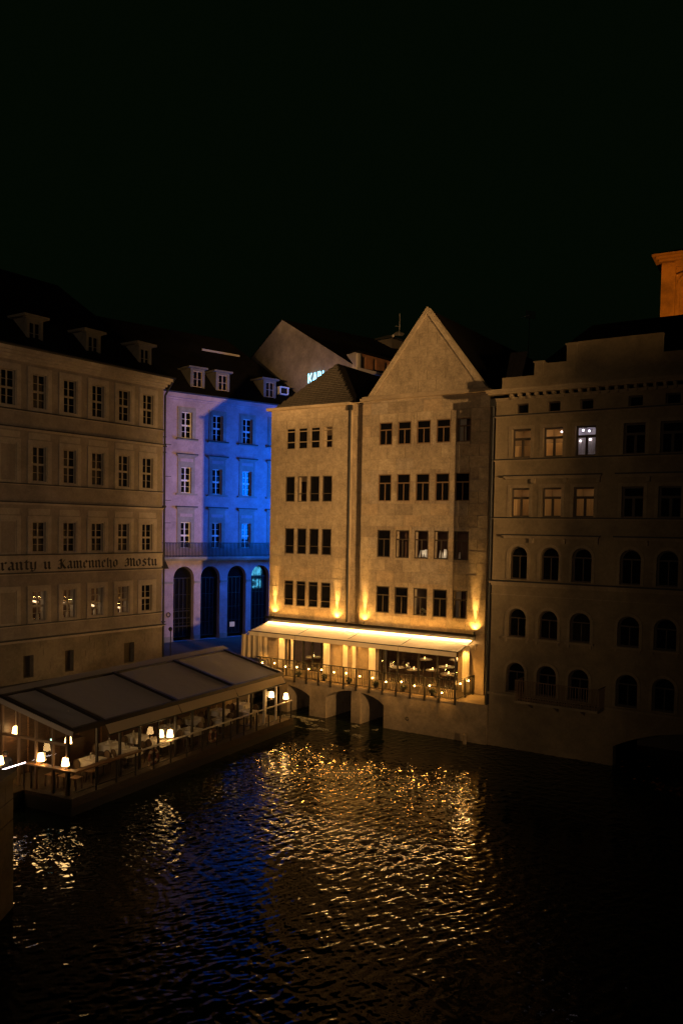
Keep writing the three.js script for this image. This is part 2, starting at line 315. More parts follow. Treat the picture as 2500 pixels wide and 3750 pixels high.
// ------------------------------------------------------------------ centre house
const FLOORS = [[6.09, 7.63], [9.31, 10.88], [12.53, 14.08], [15.75, 17.05]];
{
  const t = thing('stone_house', 'tall stone clad house with pointed gable and floodlit facade above the terrace', 'house', CEN.pos, CEN.turn);
  const L = [], Rr = [];
  FLOORS.forEach(([y0, y1]) => { for (let k = 0; k < 4; k++) L.push([1.2 + 0.925 * k, 1.89 + 0.925 * k, y0, y1]); for (let k = 0; k < 5; k++) Rr.push([7.9 + 1.225 * k, 8.77 + 1.225 * k, y0, y1]); });
  // core wall with openings
  const s = poly([[0, 5.3], [14.75, 5.3], [14.75, 18.35], [14.4, 18.35], [10.86, 23.22], [7.15, 18.35], [0, 18.35]]);
  for (const [a, b, c, d] of [...L, ...Rr]) s.holes.push(rectHole(a, b, c, d));
  s.holes.push(rectHole(5.86, 6.74, 5.31, 18.3)); mesh('recess_wall', box(5.8, 6.8, 5.3, 18.34, -0.8, -0.425), M.render, t);
  mesh('wall', slab(s, -0.42, -0.05), M.render, t);
  // ground floor wall behind the awning
  const gf = poly([[0, 2.05], [14.75, 2.05], [14.75, 5.29], [0, 5.29]]); gf.holes.push(rectHole(1.5, 4.36, 2.1, 4.45), rectHole(8.06, 13.22, 2.1, 4.45));
  mesh('ground_floor_wall', slab(gf, -0.42, 0), M.render, t);
  mesh('side_wall', box(0, 0.35, 2.05, 18.35, -20, -0.43), M.bluePlaster, t);
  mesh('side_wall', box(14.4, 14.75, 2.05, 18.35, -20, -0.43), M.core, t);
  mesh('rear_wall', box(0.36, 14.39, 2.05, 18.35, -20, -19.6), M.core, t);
  mesh('ceiling', box(0.36, 14.39, 4.72, 5.2, -19.5, -0.43), M.room, t);
  // stone slabs in courses
  const tones = [[0.45, 0.355, 0.245], [0.5, 0.4, 0.28], [0.4, 0.315, 0.22], [0.47, 0.355, 0.235], [0.43, 0.35, 0.265], [0.365, 0.285, 0.2]].map((c) => std(c, 0.9, { map: stoneMap, bumpMap: wallBump, bumpScale: 0.006 }));
  const pick = () => tones[Math.floor(Math.pow(rnd(), 1.3) * 5.99)];
  const minus = (rects, h) => rects.flatMap(([a, b, c, d]) => {
    if (h[0] >= b - 0.01 || h[1] <= a + 0.01 || h[2] >= d - 0.01 || h[3] <= c + 0.01) return [[a, b, c, d]];
    const o = []; if (h[0] > a + 0.05) o.push([a, h[0], c, d]); if (h[1] < b - 0.05) o.push([h[1], b, c, d]);
    const l = Math.max(a, h[0]), r = Math.min(b, h[1]); if (h[2] > c + 0.05) o.push([l, r, c, h[2]]); if (h[3] < d - 0.05) o.push([l, r, h[3], d]); return o;
  });
  let count = 0; const rest = [];
  const put = (g, m) => { if (count++ < 299) mesh('stone_slab', g, m, t); else rest.push(g); };
  const j = 0.008;
  const field = (x0, x1, y0, y1, n, holes, z) => {
    const ch = 0.644; let row = 0;
    for (let y = y0; y < y1 - 0.01; y += ch, row++) {
      const top = Math.min(y + ch, y1), w = (x1 - x0) / n, cuts = [x0]; for (let k = 0; k < n; k++) { const c = x0 + w * (k + (row % 2 ? 0.5 : 1)); if (c < x1 - 0.2) cuts.push(c); } cuts.push(x1);
      for (let k = 0; k + 1 < cuts.length; k++) {
        let list = [[cuts[k], cuts[k + 1], y, top]]; for (const h of holes) list = minus(list, h);
        const m = pick(), out = z + rr(-0.004, 0.004);
        for (const [a, b, c, d] of list) if (b - a > 0.03 && d - c > 0.03) put(box(a + j, b - j, c + j, d - j, z - 0.046, out), m);
      }
    }
  };
  field(6.75, 14.75, 5.3, 18.3, 7, Rr, 0);
  field(0, 5.85, 5.3, 18.3, 5, L, 0);
  field(5.87, 6.73, 5.32, 18.28, 1, [], -0.37);
  // gable slabs
  for (let y = 18.62, row = 0; y < 23; y += 0.644, row++) {
    const lx = (v) => 7.55 + (v - 18.62) * (10.86 - 7.55) / (23.0 - 18.62), rx = (v) => 14.12 - (v - 18.62) * (14.12 - 10.86) / (23.0 - 18.62), top = Math.min(y + 0.644, 22.98);
    for (let x = 7.0 + (row % 2) * 0.55; x < 14.4; x += 1.12) {
      const a = Math.max(x, lx(y)), b = Math.min(x + 1.12, rx(y)), a2 = Math.max(x, lx(top)), b2 = Math.min(x + 1.12, rx(top));
      if (b - a < 0.05) continue; const pts = [[a + j, y + j], [b - j, y + j]]; if (b2 - a2 > 0.02) pts.push([b2 - j, top - j], [a2 + j, top - j]); else pts.push([Math.min(b, Math.max(a, (a2 + b2) / 2)), top - 0.1]);
      put(slab(poly(pts), -0.049, rr(-0.022, -0.016)), pick());
    }
  }
  
  if (rest.length) { const m = mesh('stone_slab', merge(rest), tones[0], t); m.userData.kind = 'stuff'; }
  // cornice, verge stones and eaves
  mesh('cornice', merge([box(6.6, 14.78, 18.36, 18.5, -0.3, 0.1), box(6.7, 14.6, 18.5, 18.6, -0.3, 0.04)]), M.render, t);
  mesh('cornice', merge([box(-0.25, 5.95, 18.2, 18.36, -0.3, 0.22)]), M.render, t);
  for (const sg of [-1, 1]) { const w = 10.86, b = sg < 0 ? 7.12 : 14.5, d = -sg * 0.36; mesh('verge_stone', slab(poly([[b, 18.61], [w, 23.3], [w, 22.93], [b + d, 18.61]]), -0.4, 0.06), tones[1], t); }
  mesh('drain_pipe', merge([bar([5.92, 5.35, 0.04], [5.92, 18.2, 0.04], 0.06, 8), box(5.8, 6.04, 17.9, 18.2, -0.03, 0.16)]), M.zinc, t);
  // windows
  const row3 = new Set([11, 12, 13, 14].map((i) => i - 5));
  L.forEach(([a, b, c, d], i) => { const top = i >= 12, cur = [15, 9].includes(i); if (cur) { litRoom(t, a - 0.08, b + 0.08, c - 0.05, d + 0.05, -0.43, 0.8, M.carpet, null, 0); mesh('roller_blind', box(a - 0.02, b + 0.02, d - (i === 15 ? 0.5 : 0.3), d + 0.03, -0.47, -0.455), M.canopyUnder, t); } windowPart(t, a, b, c, d, -0.045, { frame: top ? M.frameTan : M.frameDark, fw: 0.05, hs: top ? [[0.32, 0.06], [0.86, 0.06]] : [[i < 4 ? 0.24 : 0.3, 0.05], ...(i < 4 ? [[0.88, 0.05]] : [])], glass: cur ? M.clear : M.glass }); });
  Rr.forEach(([a, b, c, d], i) => {
    const fl = Math.floor(i / 5), k = i % 5, cur = (fl === 3 && k > 3) || (fl === 0 && k === 4), lit = (fl === 1 && k > 0) || (fl === 0 && k === 2) || cur;
    if (cur) { litRoom(t, a - 0.1, b + 0.1, c - 0.05, d + 0.05, -0.43, 0.8, M.carpet, null, 0); const w = b - a; mesh('curtain', drape(a - 0.02, a + w * rr(0.3, 0.5), c - 0.02, d + 0.02, -0.5, 4, 0.02, 0, 40), M.netCurtain, t); mesh('curtain', drape(b - w * rr(0.28, 0.46), b + 0.02, c - 0.02, d + 0.02, -0.5, 4, 0.02, 0, 40), M.netCurtain, t); }
    windowPart(t, a, b, c, d, -0.045, { frame: fl > 1 ? M.frameBrown : M.frameDark, fw: 0.055, hs: [[0.68, 0.07]], vs: [0.5], vsRows: [0], mw: 0.05, glass: lit ? M.clear : M.glass });
  });
  // lit rooms with looped net curtains on the second floor
  litRoom(t, 9.0, 13.9, 9.2, 11.2, -0.43, 2.4, M.carpet, col(1, 0.75, 0.5), 0.12, [11.3, 9.6, -1.5]);
  for (const [x, w, h] of [[9.85, 0.1, 0.5], [10.0, 0.12, 0.34], [10.55, 0.2, 0.42], [10.8, 0.2, 0.44], [11.05, 0.12, 0.3], [11.75, 0.12, 0.42], [12.02, 0.16, 0.5], [12.25, 0.12, 0.44], [12.92, 0.1, 0.36]]) { const m = mesh('curtain', drape(x - w / 2, x + w / 2, 9.36, 9.36 + h, -0.55, 1.5, 0.02, 0.9, 14), M.netCurtain, t); }
  for (const x of [10.7, 11.9]) point(t, x, 9.62, -0.75, col(1, 0.78, 0.5), 0.32, 2);
  litRoom(t, 10.2, 11.4, 6.0, 7.8, -0.43, 1.6, M.carpet, col(1, 0.8, 0.4), 0.25, [10.8, 6.95, -0.9]);
  for (const [x, r] of [[10.62, 0.15], [10.95, 0.13]]) { const g = []; for (let i = 0; i < 60; i++) { const a = rr(0, 6.28), b = Math.acos(rr(-0.6, 1)); g.push(new THREE.IcosahedronGeometry(rr(0.02, 0.04), 0).translate(x + r * Math.sin(b) * Math.cos(a), 6.28 + r * Math.cos(b), -0.62 + r * Math.sin(b) * Math.sin(a))); } g.push(bar([x, 6.02, -0.62], [x, 6.2, -0.62], 0.05)); mesh('flower_arrangement', merge(g), std([0.6, 0.5, 0.3], 0.8), t); }
  // roofs
  const tiles = [], ridge = [2.91, 21.42, -3.0], ridge2 = [2.91, 21.42, -15];
  mesh('hip_roof', tri3([[[0.4, 18.37, 0.15], [6.3, 18.37, 0.15], ridge], [[6.3, 18.37, 0.15], [6.3, 18.37, -19], ridge2, ridge], [[0.4, 18.37, -19], [0.4, 18.37, 0.15], ridge, ridge2], [[6.3, 18.37, -19], [0.4, 18.37, -19], ridge2]]), M.roof, t);
  for (let r = 0; r < 22; r++) { // tile courses on the front slope
    const f0 = r / 22, f1 = (r + 1.15) / 22, xl = (f) => 0.4 + (ridge[0] - 0.4) * f, xr = (f) => 6.3 - (6.3 - ridge[0]) * f;
    for (let x = xl(f1) + (r % 2) * 0.1; x < xr(f1) - 0.1; x += 0.28) { const b = Math.min(x + 0.265, xr(f1)); const y = (f) => 18.4 + (ridge[1] - 18.37) * f, z = (f) => 0.17 + (ridge[2] - 0.15) * f, up = rr(0.015, 0.04); tiles.push(tri3([[[x, y(f0) + up + 0.02, z(f0)], [b, y(f0) + up + 0.02, z(f0)], [b, y(f1) + 0.012, z(f1)], [x, y(f1) + 0.012, z(f1)]], [[x, y(f0) - 0.01, z(f0)], [b, y(f0) - 0.01, z(f0)], [b, y(f0) + up + 0.02, z(f0)], [x, y(f0) + up + 0.02, z(f0)]]])); }
  }
  const tm = mesh('roof_tile', merge(tiles), M.tile, t); tm.userData.kind = 'stuff';
  const ap = [10.86, 23.2];
  mesh('gable_roof', tri3([[[7.1, 18.4, 0.05], [ap[0], ap[1], 0.05], [ap[0], ap[1], -19], [7.1, 18.4, -19]], [[14.55, 18.4, 0.05], [ap[0], ap[1], 0.05], [ap[0], ap[1], -19], [14.55, 18.4, -19]]]), M.roof, t);
  mesh('valley_roof', box(6.3, 7.1, 18.3, 18.37, -19, -0.1), M.roof, t);
}
// four facade uplights, each with its own lamp
[['left end of the stone facade', 0.5], ['beside the drain pipe, left of it', 5.2], ['just right of the drain pipe', 7.15], ['right end of the stone facade', 14.18]].forEach(([w, x]) => {
  const t = thing('uplight', `small wall uplight throwing a warm beam, ${w}`, 'uplight', local(CEN, x, 5.26, 0.0), CEN.turn, 'uplights above the awning');
  mesh('bracket', merge([box(-0.03, 0.03, -0.06, 0, 0.002, 0.16), box(-0.06, 0.06, -0.12, 0.02, 0.002, 0.02)]), M.iron, t);
  mesh('housing', new THREE.CylinderGeometry(0.075, 0.06, 0.2, 16, 1, true).translate(0, 0.1, 0.17), M.iron, t);
  mesh('lamp_lens', new THREE.CircleGeometry(0.06, 16).rotateX(-Math.PI / 2).translate(0, 0.17, 0.17), G.uplamp, t);
  spot(t, 0, 0.22, 0.17, 0, 4, -0.2, col(1, 0.52, 0.12), UPLIGHT, R(9.5), 1, 1.5);
  spot(t, 0, 0.23, 0.19, 0, 4, -0.6, col(1, 0.5, 0.1), UPLIGHT * 0.07, R(60), 1, 1.5);
});

// ------------------------------------------------------------------ terrace: awning, drapes, glazing, railing
{
  const t = thing('awning', 'long cream fabric awning over the restaurant terrace lit by a strip lamp', 'awning', CEN.pos, CEN.turn);
  const sag = (s, p) => -0.05 * Math.sin(p * Math.PI) + 0.012 * Math.sin(s * 61 + p * 3) * p + 0.02 * Math.sin(s * 9.42 * 2) * p;
  for (let k = 0; k < 4; k++) { const x0 = 0.1 + k * 3.5, x1 = x0 + 3.49; mesh('fabric_panel', sheet([[x0, 4.98, 0.12], [x1, 4.98, 0.12], [x1, 4.56, 2.02], [x0, 4.56, 2.02]], 40, 12, sag), M.awning, t); }
  for (let k = 0; k < 4; k++) { const x0 = 0.1 + k * 3.5, x1 = x0 + 3.485, P = sheet([[x0, 4.53, 2.03], [x1, 4.53, 2.03], [x1, 4.29, 2.04], [x0, 4.29, 2.04]], 60, 2), a = P.attributes.position; for (let i = 0; i < a.count; i++) a.setZ(i, a.getZ(i) + 0.012 * Math.sin(a.getX(i) * 9)); P.computeVertexNormals(); mesh('valance', P, M.valance, t); }
  mesh('side_panel', tri3([[[0.08, 4.97, 0.1], [0.08, 4.55, 2.02], [-0.25, 4.3, 2.02], [-0.3, 4.6, 0.1]]]), M.awning, t);
  mesh('cassette', merge([box(0.0, 14.2, 5.2, 5.26, 0.005, 0.44), box(0.0, 14.2, 5.26, 5.36, 0.4, 0.44), box(0.0, 14.2, 5.0, 5.2, 0.005, 0.05)]), M.iron, t);
  mesh('front_bar', bar([0.05, 4.55, 2.0], [14.15, 4.55, 2.0], 0.03, 8), M.iron, t);
  for (const x of [0.1, 3.6, 7.1, 10.6, 14.1]) mesh('folding_arm', merge([beam([x, 4.93, 0.1], [x, 4.52, 1.98], 0.04, 0.06)]), M.iron, t);
  mesh('bracket', merge([box(14.15, 14.36, 4.72, 4.8, 0.01, 0.3), box(14.3, 14.36, 4.5, 4.8, 0.2, 0.26)]), M.frameLight, t);
  mesh('led_strip', box(0.12, 14.1, 5.264, 5.28, 0.3, 0.36), glow(4, 1.9, 0.35), t);
  const up = new THREE.RectAreaLight(col(1, 0.47, 0.085), 155, 14, 0.06); up.position.set(7.1, 5.29, 0.33); up.rotation.x = Math.PI / 2 + 0.5; t.add(up);
  mesh('led_strip', box(0.12, 14.1, 5.17, 5.197, 0.16, 0.22), G.led, t);
  const l = new THREE.RectAreaLight(col(1, 0.58, 0.2), 230, 14, 0.06); l.position.set(7.1, 5.16, 0.19); l.rotation.x = -Math.PI / 2 - 0.4; t.add(l);
}
for (const [x, w] of [[9.78, 'beside the large glazed front'], [14.0, 'at the right end by the corner railing'], [2.9, 'at the left by the first railing post']]) {
  solo('awning_post', box(-0.04, 0.04, 2.06, 4.5, -0.04, 0.04), M.iron, `slim dark post holding up the awning front, ${w}`, 'post', 'awning posts').position.set(...local(CEN, x, 0, 1.95));
}
// drapes and their downlights
[[1.2, 0.46, 'left of the first glazed front'], [2.0, 0.16, 'narrow, left of the first glazing'], [4.6, 0.46, 'right of the first glazed front'], [5.94, 0.32, 'left one of the pair in the middle'], [6.56, 0.22, 'right one of the pair in the middle'], [7.8, 0.44, 'left of the large glazed front'], [13.76, 0.42, 'at the right end of the terrace']].forEach(([x, w, where]) => {
  const d = solo('drape', drape(-w / 2, w / 2, 2.12, 4.62, 0.14, Math.max(2, w * 11), 0.022, 0.05, 70), M.drape, `bright white floor length drape, ${where}`, 'drape', 'terrace drapes');
  d.position.set(...local(CEN, x, 0, 0.02)); d.rotation.y = CEN.turn;
  const f = thing('downlight', `small downlight under the awning over the drape ${where}`, 'downlight', local(CEN, x, 4.62, 0.4), CEN.turn, 'downlights under the awning');
  mesh('housing', new THREE.CylinderGeometry(0.05, 0.06, 0.12, 14, 1, true).translate(0, 0.02, 0), M.iron, f);
  mesh('arm', bar([0, 0.06, 0], [0, 0.06, -0.38], 0.012), M.iron, f);
  mesh('lamp_lens', new THREE.CircleGeometry(0.05, 14).rotateX(Math.PI / 2).translate(0, -0.01, 0), G.uplamp, f);
  spot(f, 0, -0.05, 0, 0, -2.5, -0.32, col(1, 0.47, 0.085), DOWN * (0.5 + w), R(44), 1, 2);
});
{
  const g = solo('dust_sheet', drape(-1.05, 1.0, 2.9, 4.3, 0, 5, 0.05, 0.06, 90), M.dustSheet, 'beige cloth screen hanging at the left end of the awning', 'curtain');
  g.position.set(...local(CEN, 0.5, 0, 1.92)); g.rotation.y = CEN.turn;
}
// glazing with real panes in the two openings
function glazing(x0, x1, mull, label) {
  const t = thing('glazed_front', label, 'window', CEN.pos, CEN.turn), xs = [x0, ...mull, x1];
  mesh('frame', merge([box(x0, x1, 4.36, 4.44, -0.24, -0.14), box(x0, x1, 2.11, 2.2, -0.24, -0.14)]), M.iron, t);
  xs.forEach((x, i) => mesh('mullion', box(x - (i === 0 ? 0 : 0.05), x + (i === xs.length - 1 ? 0 : 0.05), 2.2, 4.36, -0.25, -0.13), M.iron, t));
  for (let i = 0; i + 1 < xs.length; i++) { const p = mesh('pane', new THREE.PlaneGeometry(xs[i + 1] - xs[i] - 0.11, 2.15), M.clear, t); p.position.set((xs[i] + xs[i + 1]) / 2, 3.28, -0.19); }
}
glazing(1.55, 4.34, [1.86, 2.62, 3.3, 4.0], 'smaller glazed front with dark frames between two white drapes');
glazing(8.1, 13.2, [8.4, 9.33, 10.67, 11.87], 'wide glazed restaurant front with lit tables behind it');
{ // dining room lining
  const t = thing('dining_room', 'warm dim dining room seen through the glazed fronts', 'interior', CEN.pos, CEN.turn);
  mesh('floor', box(0.4, 14.35, 2.055, 2.09, -8, -0.43), M.carpet, t);
  mesh('back_wall', box(0.4, 14.35, 2.09, 4.7, -8.3, -8.02), M.woodDark, t);
  for (const [x, z] of [[3, -3], [9.3, -2.2], [11.6, -2.4], [10.4, -5]]) { const b = mesh('pendant_lamp', merge([new THREE.ConeGeometry(0.16, 0.16, 16, 1, true).translate(x, 4.2, z), bar([x, 4.25, z], [x, 4.7, z], 0.008)]), M.iron, t); mesh('lamp_bulb', new THREE.SphereGeometry(0.05, 10, 8).translate(x, 4.15, z), G.bulb, b); point(t, x, 4.13, z, col(1, 0.55, 0.18), 2.0, 2); }
}
// round tables
function roundTable(r, h = 0.75) {
  const t = new THREE.Group(); t.name = numbered('round_table');
  mesh('table_top', new THREE.CylinderGeometry(r, r, 0.03, 28).translate(0, h - 0.02, 0), M.linen, t);
  const cg = new THREE.CylinderGeometry(r * 1.005, r * 1.02, 0.05, 48, 1, true), a = cg.attributes.position; for (let i = 0; i < a.count; i++) { const q = Math.atan2(a.getZ(i), a.getX(i)), f = a.getY(i) < 0 ? 1 + 0.05 * Math.sin(q * 11) : 1; a.setX(i, a.getX(i) * f); a.setZ(i, a.getZ(i) * f); } cg.computeVertexNormals();
  mesh('tablecloth', cg.translate(0, h - 0.03, 0), M.linen, t);
  mesh('pedestal', merge([bar([0, 0.04, 0], [0, h - 0.05, 0], 0.04, 8), new THREE.CylinderGeometry(0.25, 0.28, 0.04, 20).translate(0, 0.02, 0)]), M.iron, t);
  for (let k = 0; k < 3; k++) { const q = k * 2.1 + r; mesh('plate', new THREE.CylinderGeometry(0.12, 0.08, 0.015, 20).translate(Math.cos(q) * r * 0.62, h + 0.004, Math.sin(q) * r * 0.62), M.china, t); }
  mesh('candle_holder', new THREE.LatheGeometry([[0.03, 0], [0.035, 0.01], [0.02, 0.06], [0.03, 0.12]].map(([x, y]) => new THREE.Vector2(x, y)), 12).translate(0, h - 0.004, 0), glow(5, 2.6, 0.8), t);
  return t;
}
const tableSpots = [['lit round table nearest the left mullion of the wide glazing', 8.75, -1.15, 0.42], ['round white table deep in the dining room on the left', 8.6, -4.9, 0.45], ['lit round table behind the middle of the wide glazing', 9.95, -1.0, 0.4], ['round table right of the middle behind the wide glazing', 10.9, -1.5, 0.38], ['bright round table deep behind the right half of the wide glazing', 11.0, -3.1, 0.5], ['farthest round white table behind the right half of the wide glazing', 10.3, -6, 0.5], ['bright round table close to the right end of the wide glazing', 12.25, -0.85, 0.45], ['white table behind the smaller glazed front on its left', 2.7, -1.2, 0.5], ['white table behind the smaller glazed front on its right', 3.7, -1.5, 0.5]];
tableSpots.forEach(([label, x, z, r]) => { const t = roundTable(r); t.userData = { label, category: 'table', group: 'tables in the dining room' }; t.position.set(...local(CEN, x, 2.09, z)); t.rotation.y = rr(0, 6); scene.add(t); point(t, 0, 0.98, 0, col(1, 0.52, 0.15), 0.22, 1.5); });
// chairs
function chairProto() {
  const t = new THREE.Group(); t.name = numbered('chair');
  mesh('seat', new RoundedBoxGeometry(0.44, 0.05, 0.44, 2, 0.02).translate(0, 0.455, 0), M.chair, t);
  const b = new THREE.Shape(); b.absellipse(0, 0, 0.17, 0.2, 0, Math.PI * 2); { const h = new THREE.Path(); h.absellipse(0, 0, 0.135, 0.165, 0, Math.PI * 2); b.holes.push(h); } mesh('backrest', slab(b, -0.016, 0.016, 10).translate(0, 0.72, -0.22), M.chair, t); { const c = new THREE.Shape(); c.absellipse(0, 0, 0.134, 0.164, 0, Math.PI * 2); mesh('back_cane', slab(c, -0.006, 0.006, 10).translate(0, 0.72, -0.22), M.rattan, t); }
  for (const x of [-0.19, 0.19]) { mesh('leg', bar([x, 0, -0.2], [x * 0.95, 0.62, -0.21], 0.018), M.chair, t); mesh('leg', bar([x, 0, 0.2], [x, 0.43, 0.19], 0.018), M.chair, t); }
  return t;
}
const chair0 = chairProto(); let chairUsed = false;
function chair(pos, turn, label, group) { if (!chairUsed) { chairUsed = true; scene.add(chair0); chair0.userData = { label, category: 'chair', group }; chair0.position.set(...pos); chair0.rotation.y = turn; return chair0; } chair0.userData.category = 'chair'; return copy(chair0, label, pos, turn, group); }
for (const [x, z, a, l] of [[9.35, -1.4, 1.6, 'left of the middle lit table'], [10.45, -0.75, -1.2, 'between the two middle tables'], [11.5, -1.1, 1.9, 'left of the bright table at the right end'], [12.4, -1.6, 3.1, 'behind the bright table at the right end'], [8.2, -1.6, 0.6, 'behind the table nearest the left mullion'], [3.2, -1.0, 2.1, 'between the two white tables of the smaller front'], [11.7, -3.4, -1.7, 'right of the deep bright table']]) chair(local(CEN, x, 2.09, z), CEN.turn + a, `dark dining chair with oval back, ${l}`, 'dining room chairs');

// railing of the terrace
const RAILZ = 2.22;
{
  const t = thing('terrace_railing', 'dark iron terrace railing with upright bars above the arches', 'railing', CEN.pos, CEN.turn);
  const posts = [1.25, 2.1, 2.97, 3.83, 4.68, 5.53, 6.39, 7.25, 8.1, 8.96, 9.81, 10.67, 11.54, 12.41, 13.28, 14.2];
  const pg = merge([box(-0.045, 0.045, 1.86, 3.1, -0.045, 0.045), box(-0.06, 0.06, 1.84, 1.88, -0.06, 0.06)]);
  posts.forEach((x) => { const m = mesh('post', pg, M.iron, t); m.position.set(x, 0, RAILZ + 0.1); });
  mesh('top_rail', box(0.9, 14.22, 3.05, 3.1, RAILZ - 0.035, RAILZ + 0.05), M.iron, t);
  mesh('bottom_rail', box(0.9, 14.22, 2.12, 2.16, RAILZ - 0.02, RAILZ + 0.03), M.iron, t);
  const bg = box(-0.013, 0.013, 2.16, 3.05, -0.013, 0.013);
  for (let i = 0; i + 1 < posts.length; i++) for (let k = 1; k < 8; k++) { const m = mesh('baluster', bg, M.iron, t); m.position.set(posts[i] + (posts[i + 1] - posts[i]) * k / 8, 0, RAILZ); }
  mesh('top_rail', box(14.17, 14.24, 3.05, 3.1, 0.02, RAILZ - 0.04), M.iron, t);
  mesh('bottom_rail', box(14.18, 14.23, 2.12, 2.16, 0.02, RAILZ - 0.03), M.iron, t);
  for (let k = 1; k < 16; k++) { const m = mesh('baluster', bg, M.iron, t); m.position.set(14.2, 0, 0.05 + k * 0.135); }
  for (const z of [0.12, 1.1]) { const m = mesh('post', pg, M.iron, t); m.position.set(14.2, 0, z); }
}
{ // string of bulbs along the railing
  const t = thing('string_light', 'string of small round warm bulbs looped along the terrace railing', 'string lights', CEN.pos, CEN.turn);
  const b = [[1.51, 2.77], [2.43, 2.83], [3.24, 2.71], [4.08, 2.77], [4.93, 2.75], [5.83, 2.8], [6.69, 2.75], [7.52, 2.79], [8.42, 2.72], [9.25, 2.72], [10.11, 2.6], [11.07, 2.71], [11.87, 2.59], [12.77, 2.7], [13.5, 2.41]].map(([x, y]) => [x, y, 2.46]).concat([[14.28, 2.9, 1.9], [14.28, 2.92, 0.9]]);
  const pts = []; b.forEach(([x, y, z], i) => { pts.push(new THREE.Vector3(x, y + 0.1, z)); if (i + 1 < b.length) { const n = b[i + 1]; pts.push(new THREE.Vector3((x + n[0]) / 2, Math.min(y, n[1]) + 0.24, (z + n[2]) / 2)); } });
  mesh('wire', new THREE.TubeGeometry(new THREE.CatmullRomCurve3(pts), 160, 0.006, 5), M.iron, t);
  const sg = new THREE.SphereGeometry(0.036, 14, 10), so = new THREE.CylinderGeometry(0.018, 0.022, 0.06, 10);
  b.forEach(([x, y, z]) => { const m = mesh('bulb', sg, G.bulb, t); m.position.set(x, y, z); const q = mesh('socket', so, M.iron, m); q.position.y = 0.075; point(t, x, y, z, col(1, 0.44, 0.07), 3.2, 2.4); });
}
{ // hanging planters
  const g = [], p = []; for (let i = 0; i < 150; i++) { const a = rr(0, 6.28), b = Math.acos(rr(-1, 1)), r = rr(0.08, 0.19), x = r * Math.sin(b) * Math.cos(a), y = r * Math.cos(b) * 0.9, z = r * Math.sin(b) * Math.sin(a); const q = new THREE.PlaneGeometry(0.05, 0.08); q.rotateX(rr(0, 3)); q.rotateY(rr(0, 6)); q.translate(x, y, z); g.push(q); }
  const leaves = merge(g), pot = new THREE.LatheGeometry([[0.001, -0.2], [0.09, -0.19], [0.12, -0.05], [0.125, -0.03]].map(([x, y]) => new THREE.Vector2(x, y)), 14);
  [[4.18, 'first'], [5.99, 'second'], [7.71, 'third'], [9.45, 'fourth'], [11.17, 'fifth'], [12.93, 'last']].forEach(([x, n]) => {
    const t = thing('hanging_planter', `dark leafy planter hung on the terrace railing, ${n} counted from the left`, 'planter', local(CEN, x, 2.4, RAILZ + 0.2), CEN.turn + x, 'planters on the terrace railing');
    mesh('foliage', leaves, M.leaf, t); mesh('pot', pot, M.iron, t); mesh('hook', bar([0, -0.03, 0], [0, 0.66, 0], 0.008), M.iron, t);
  });
}

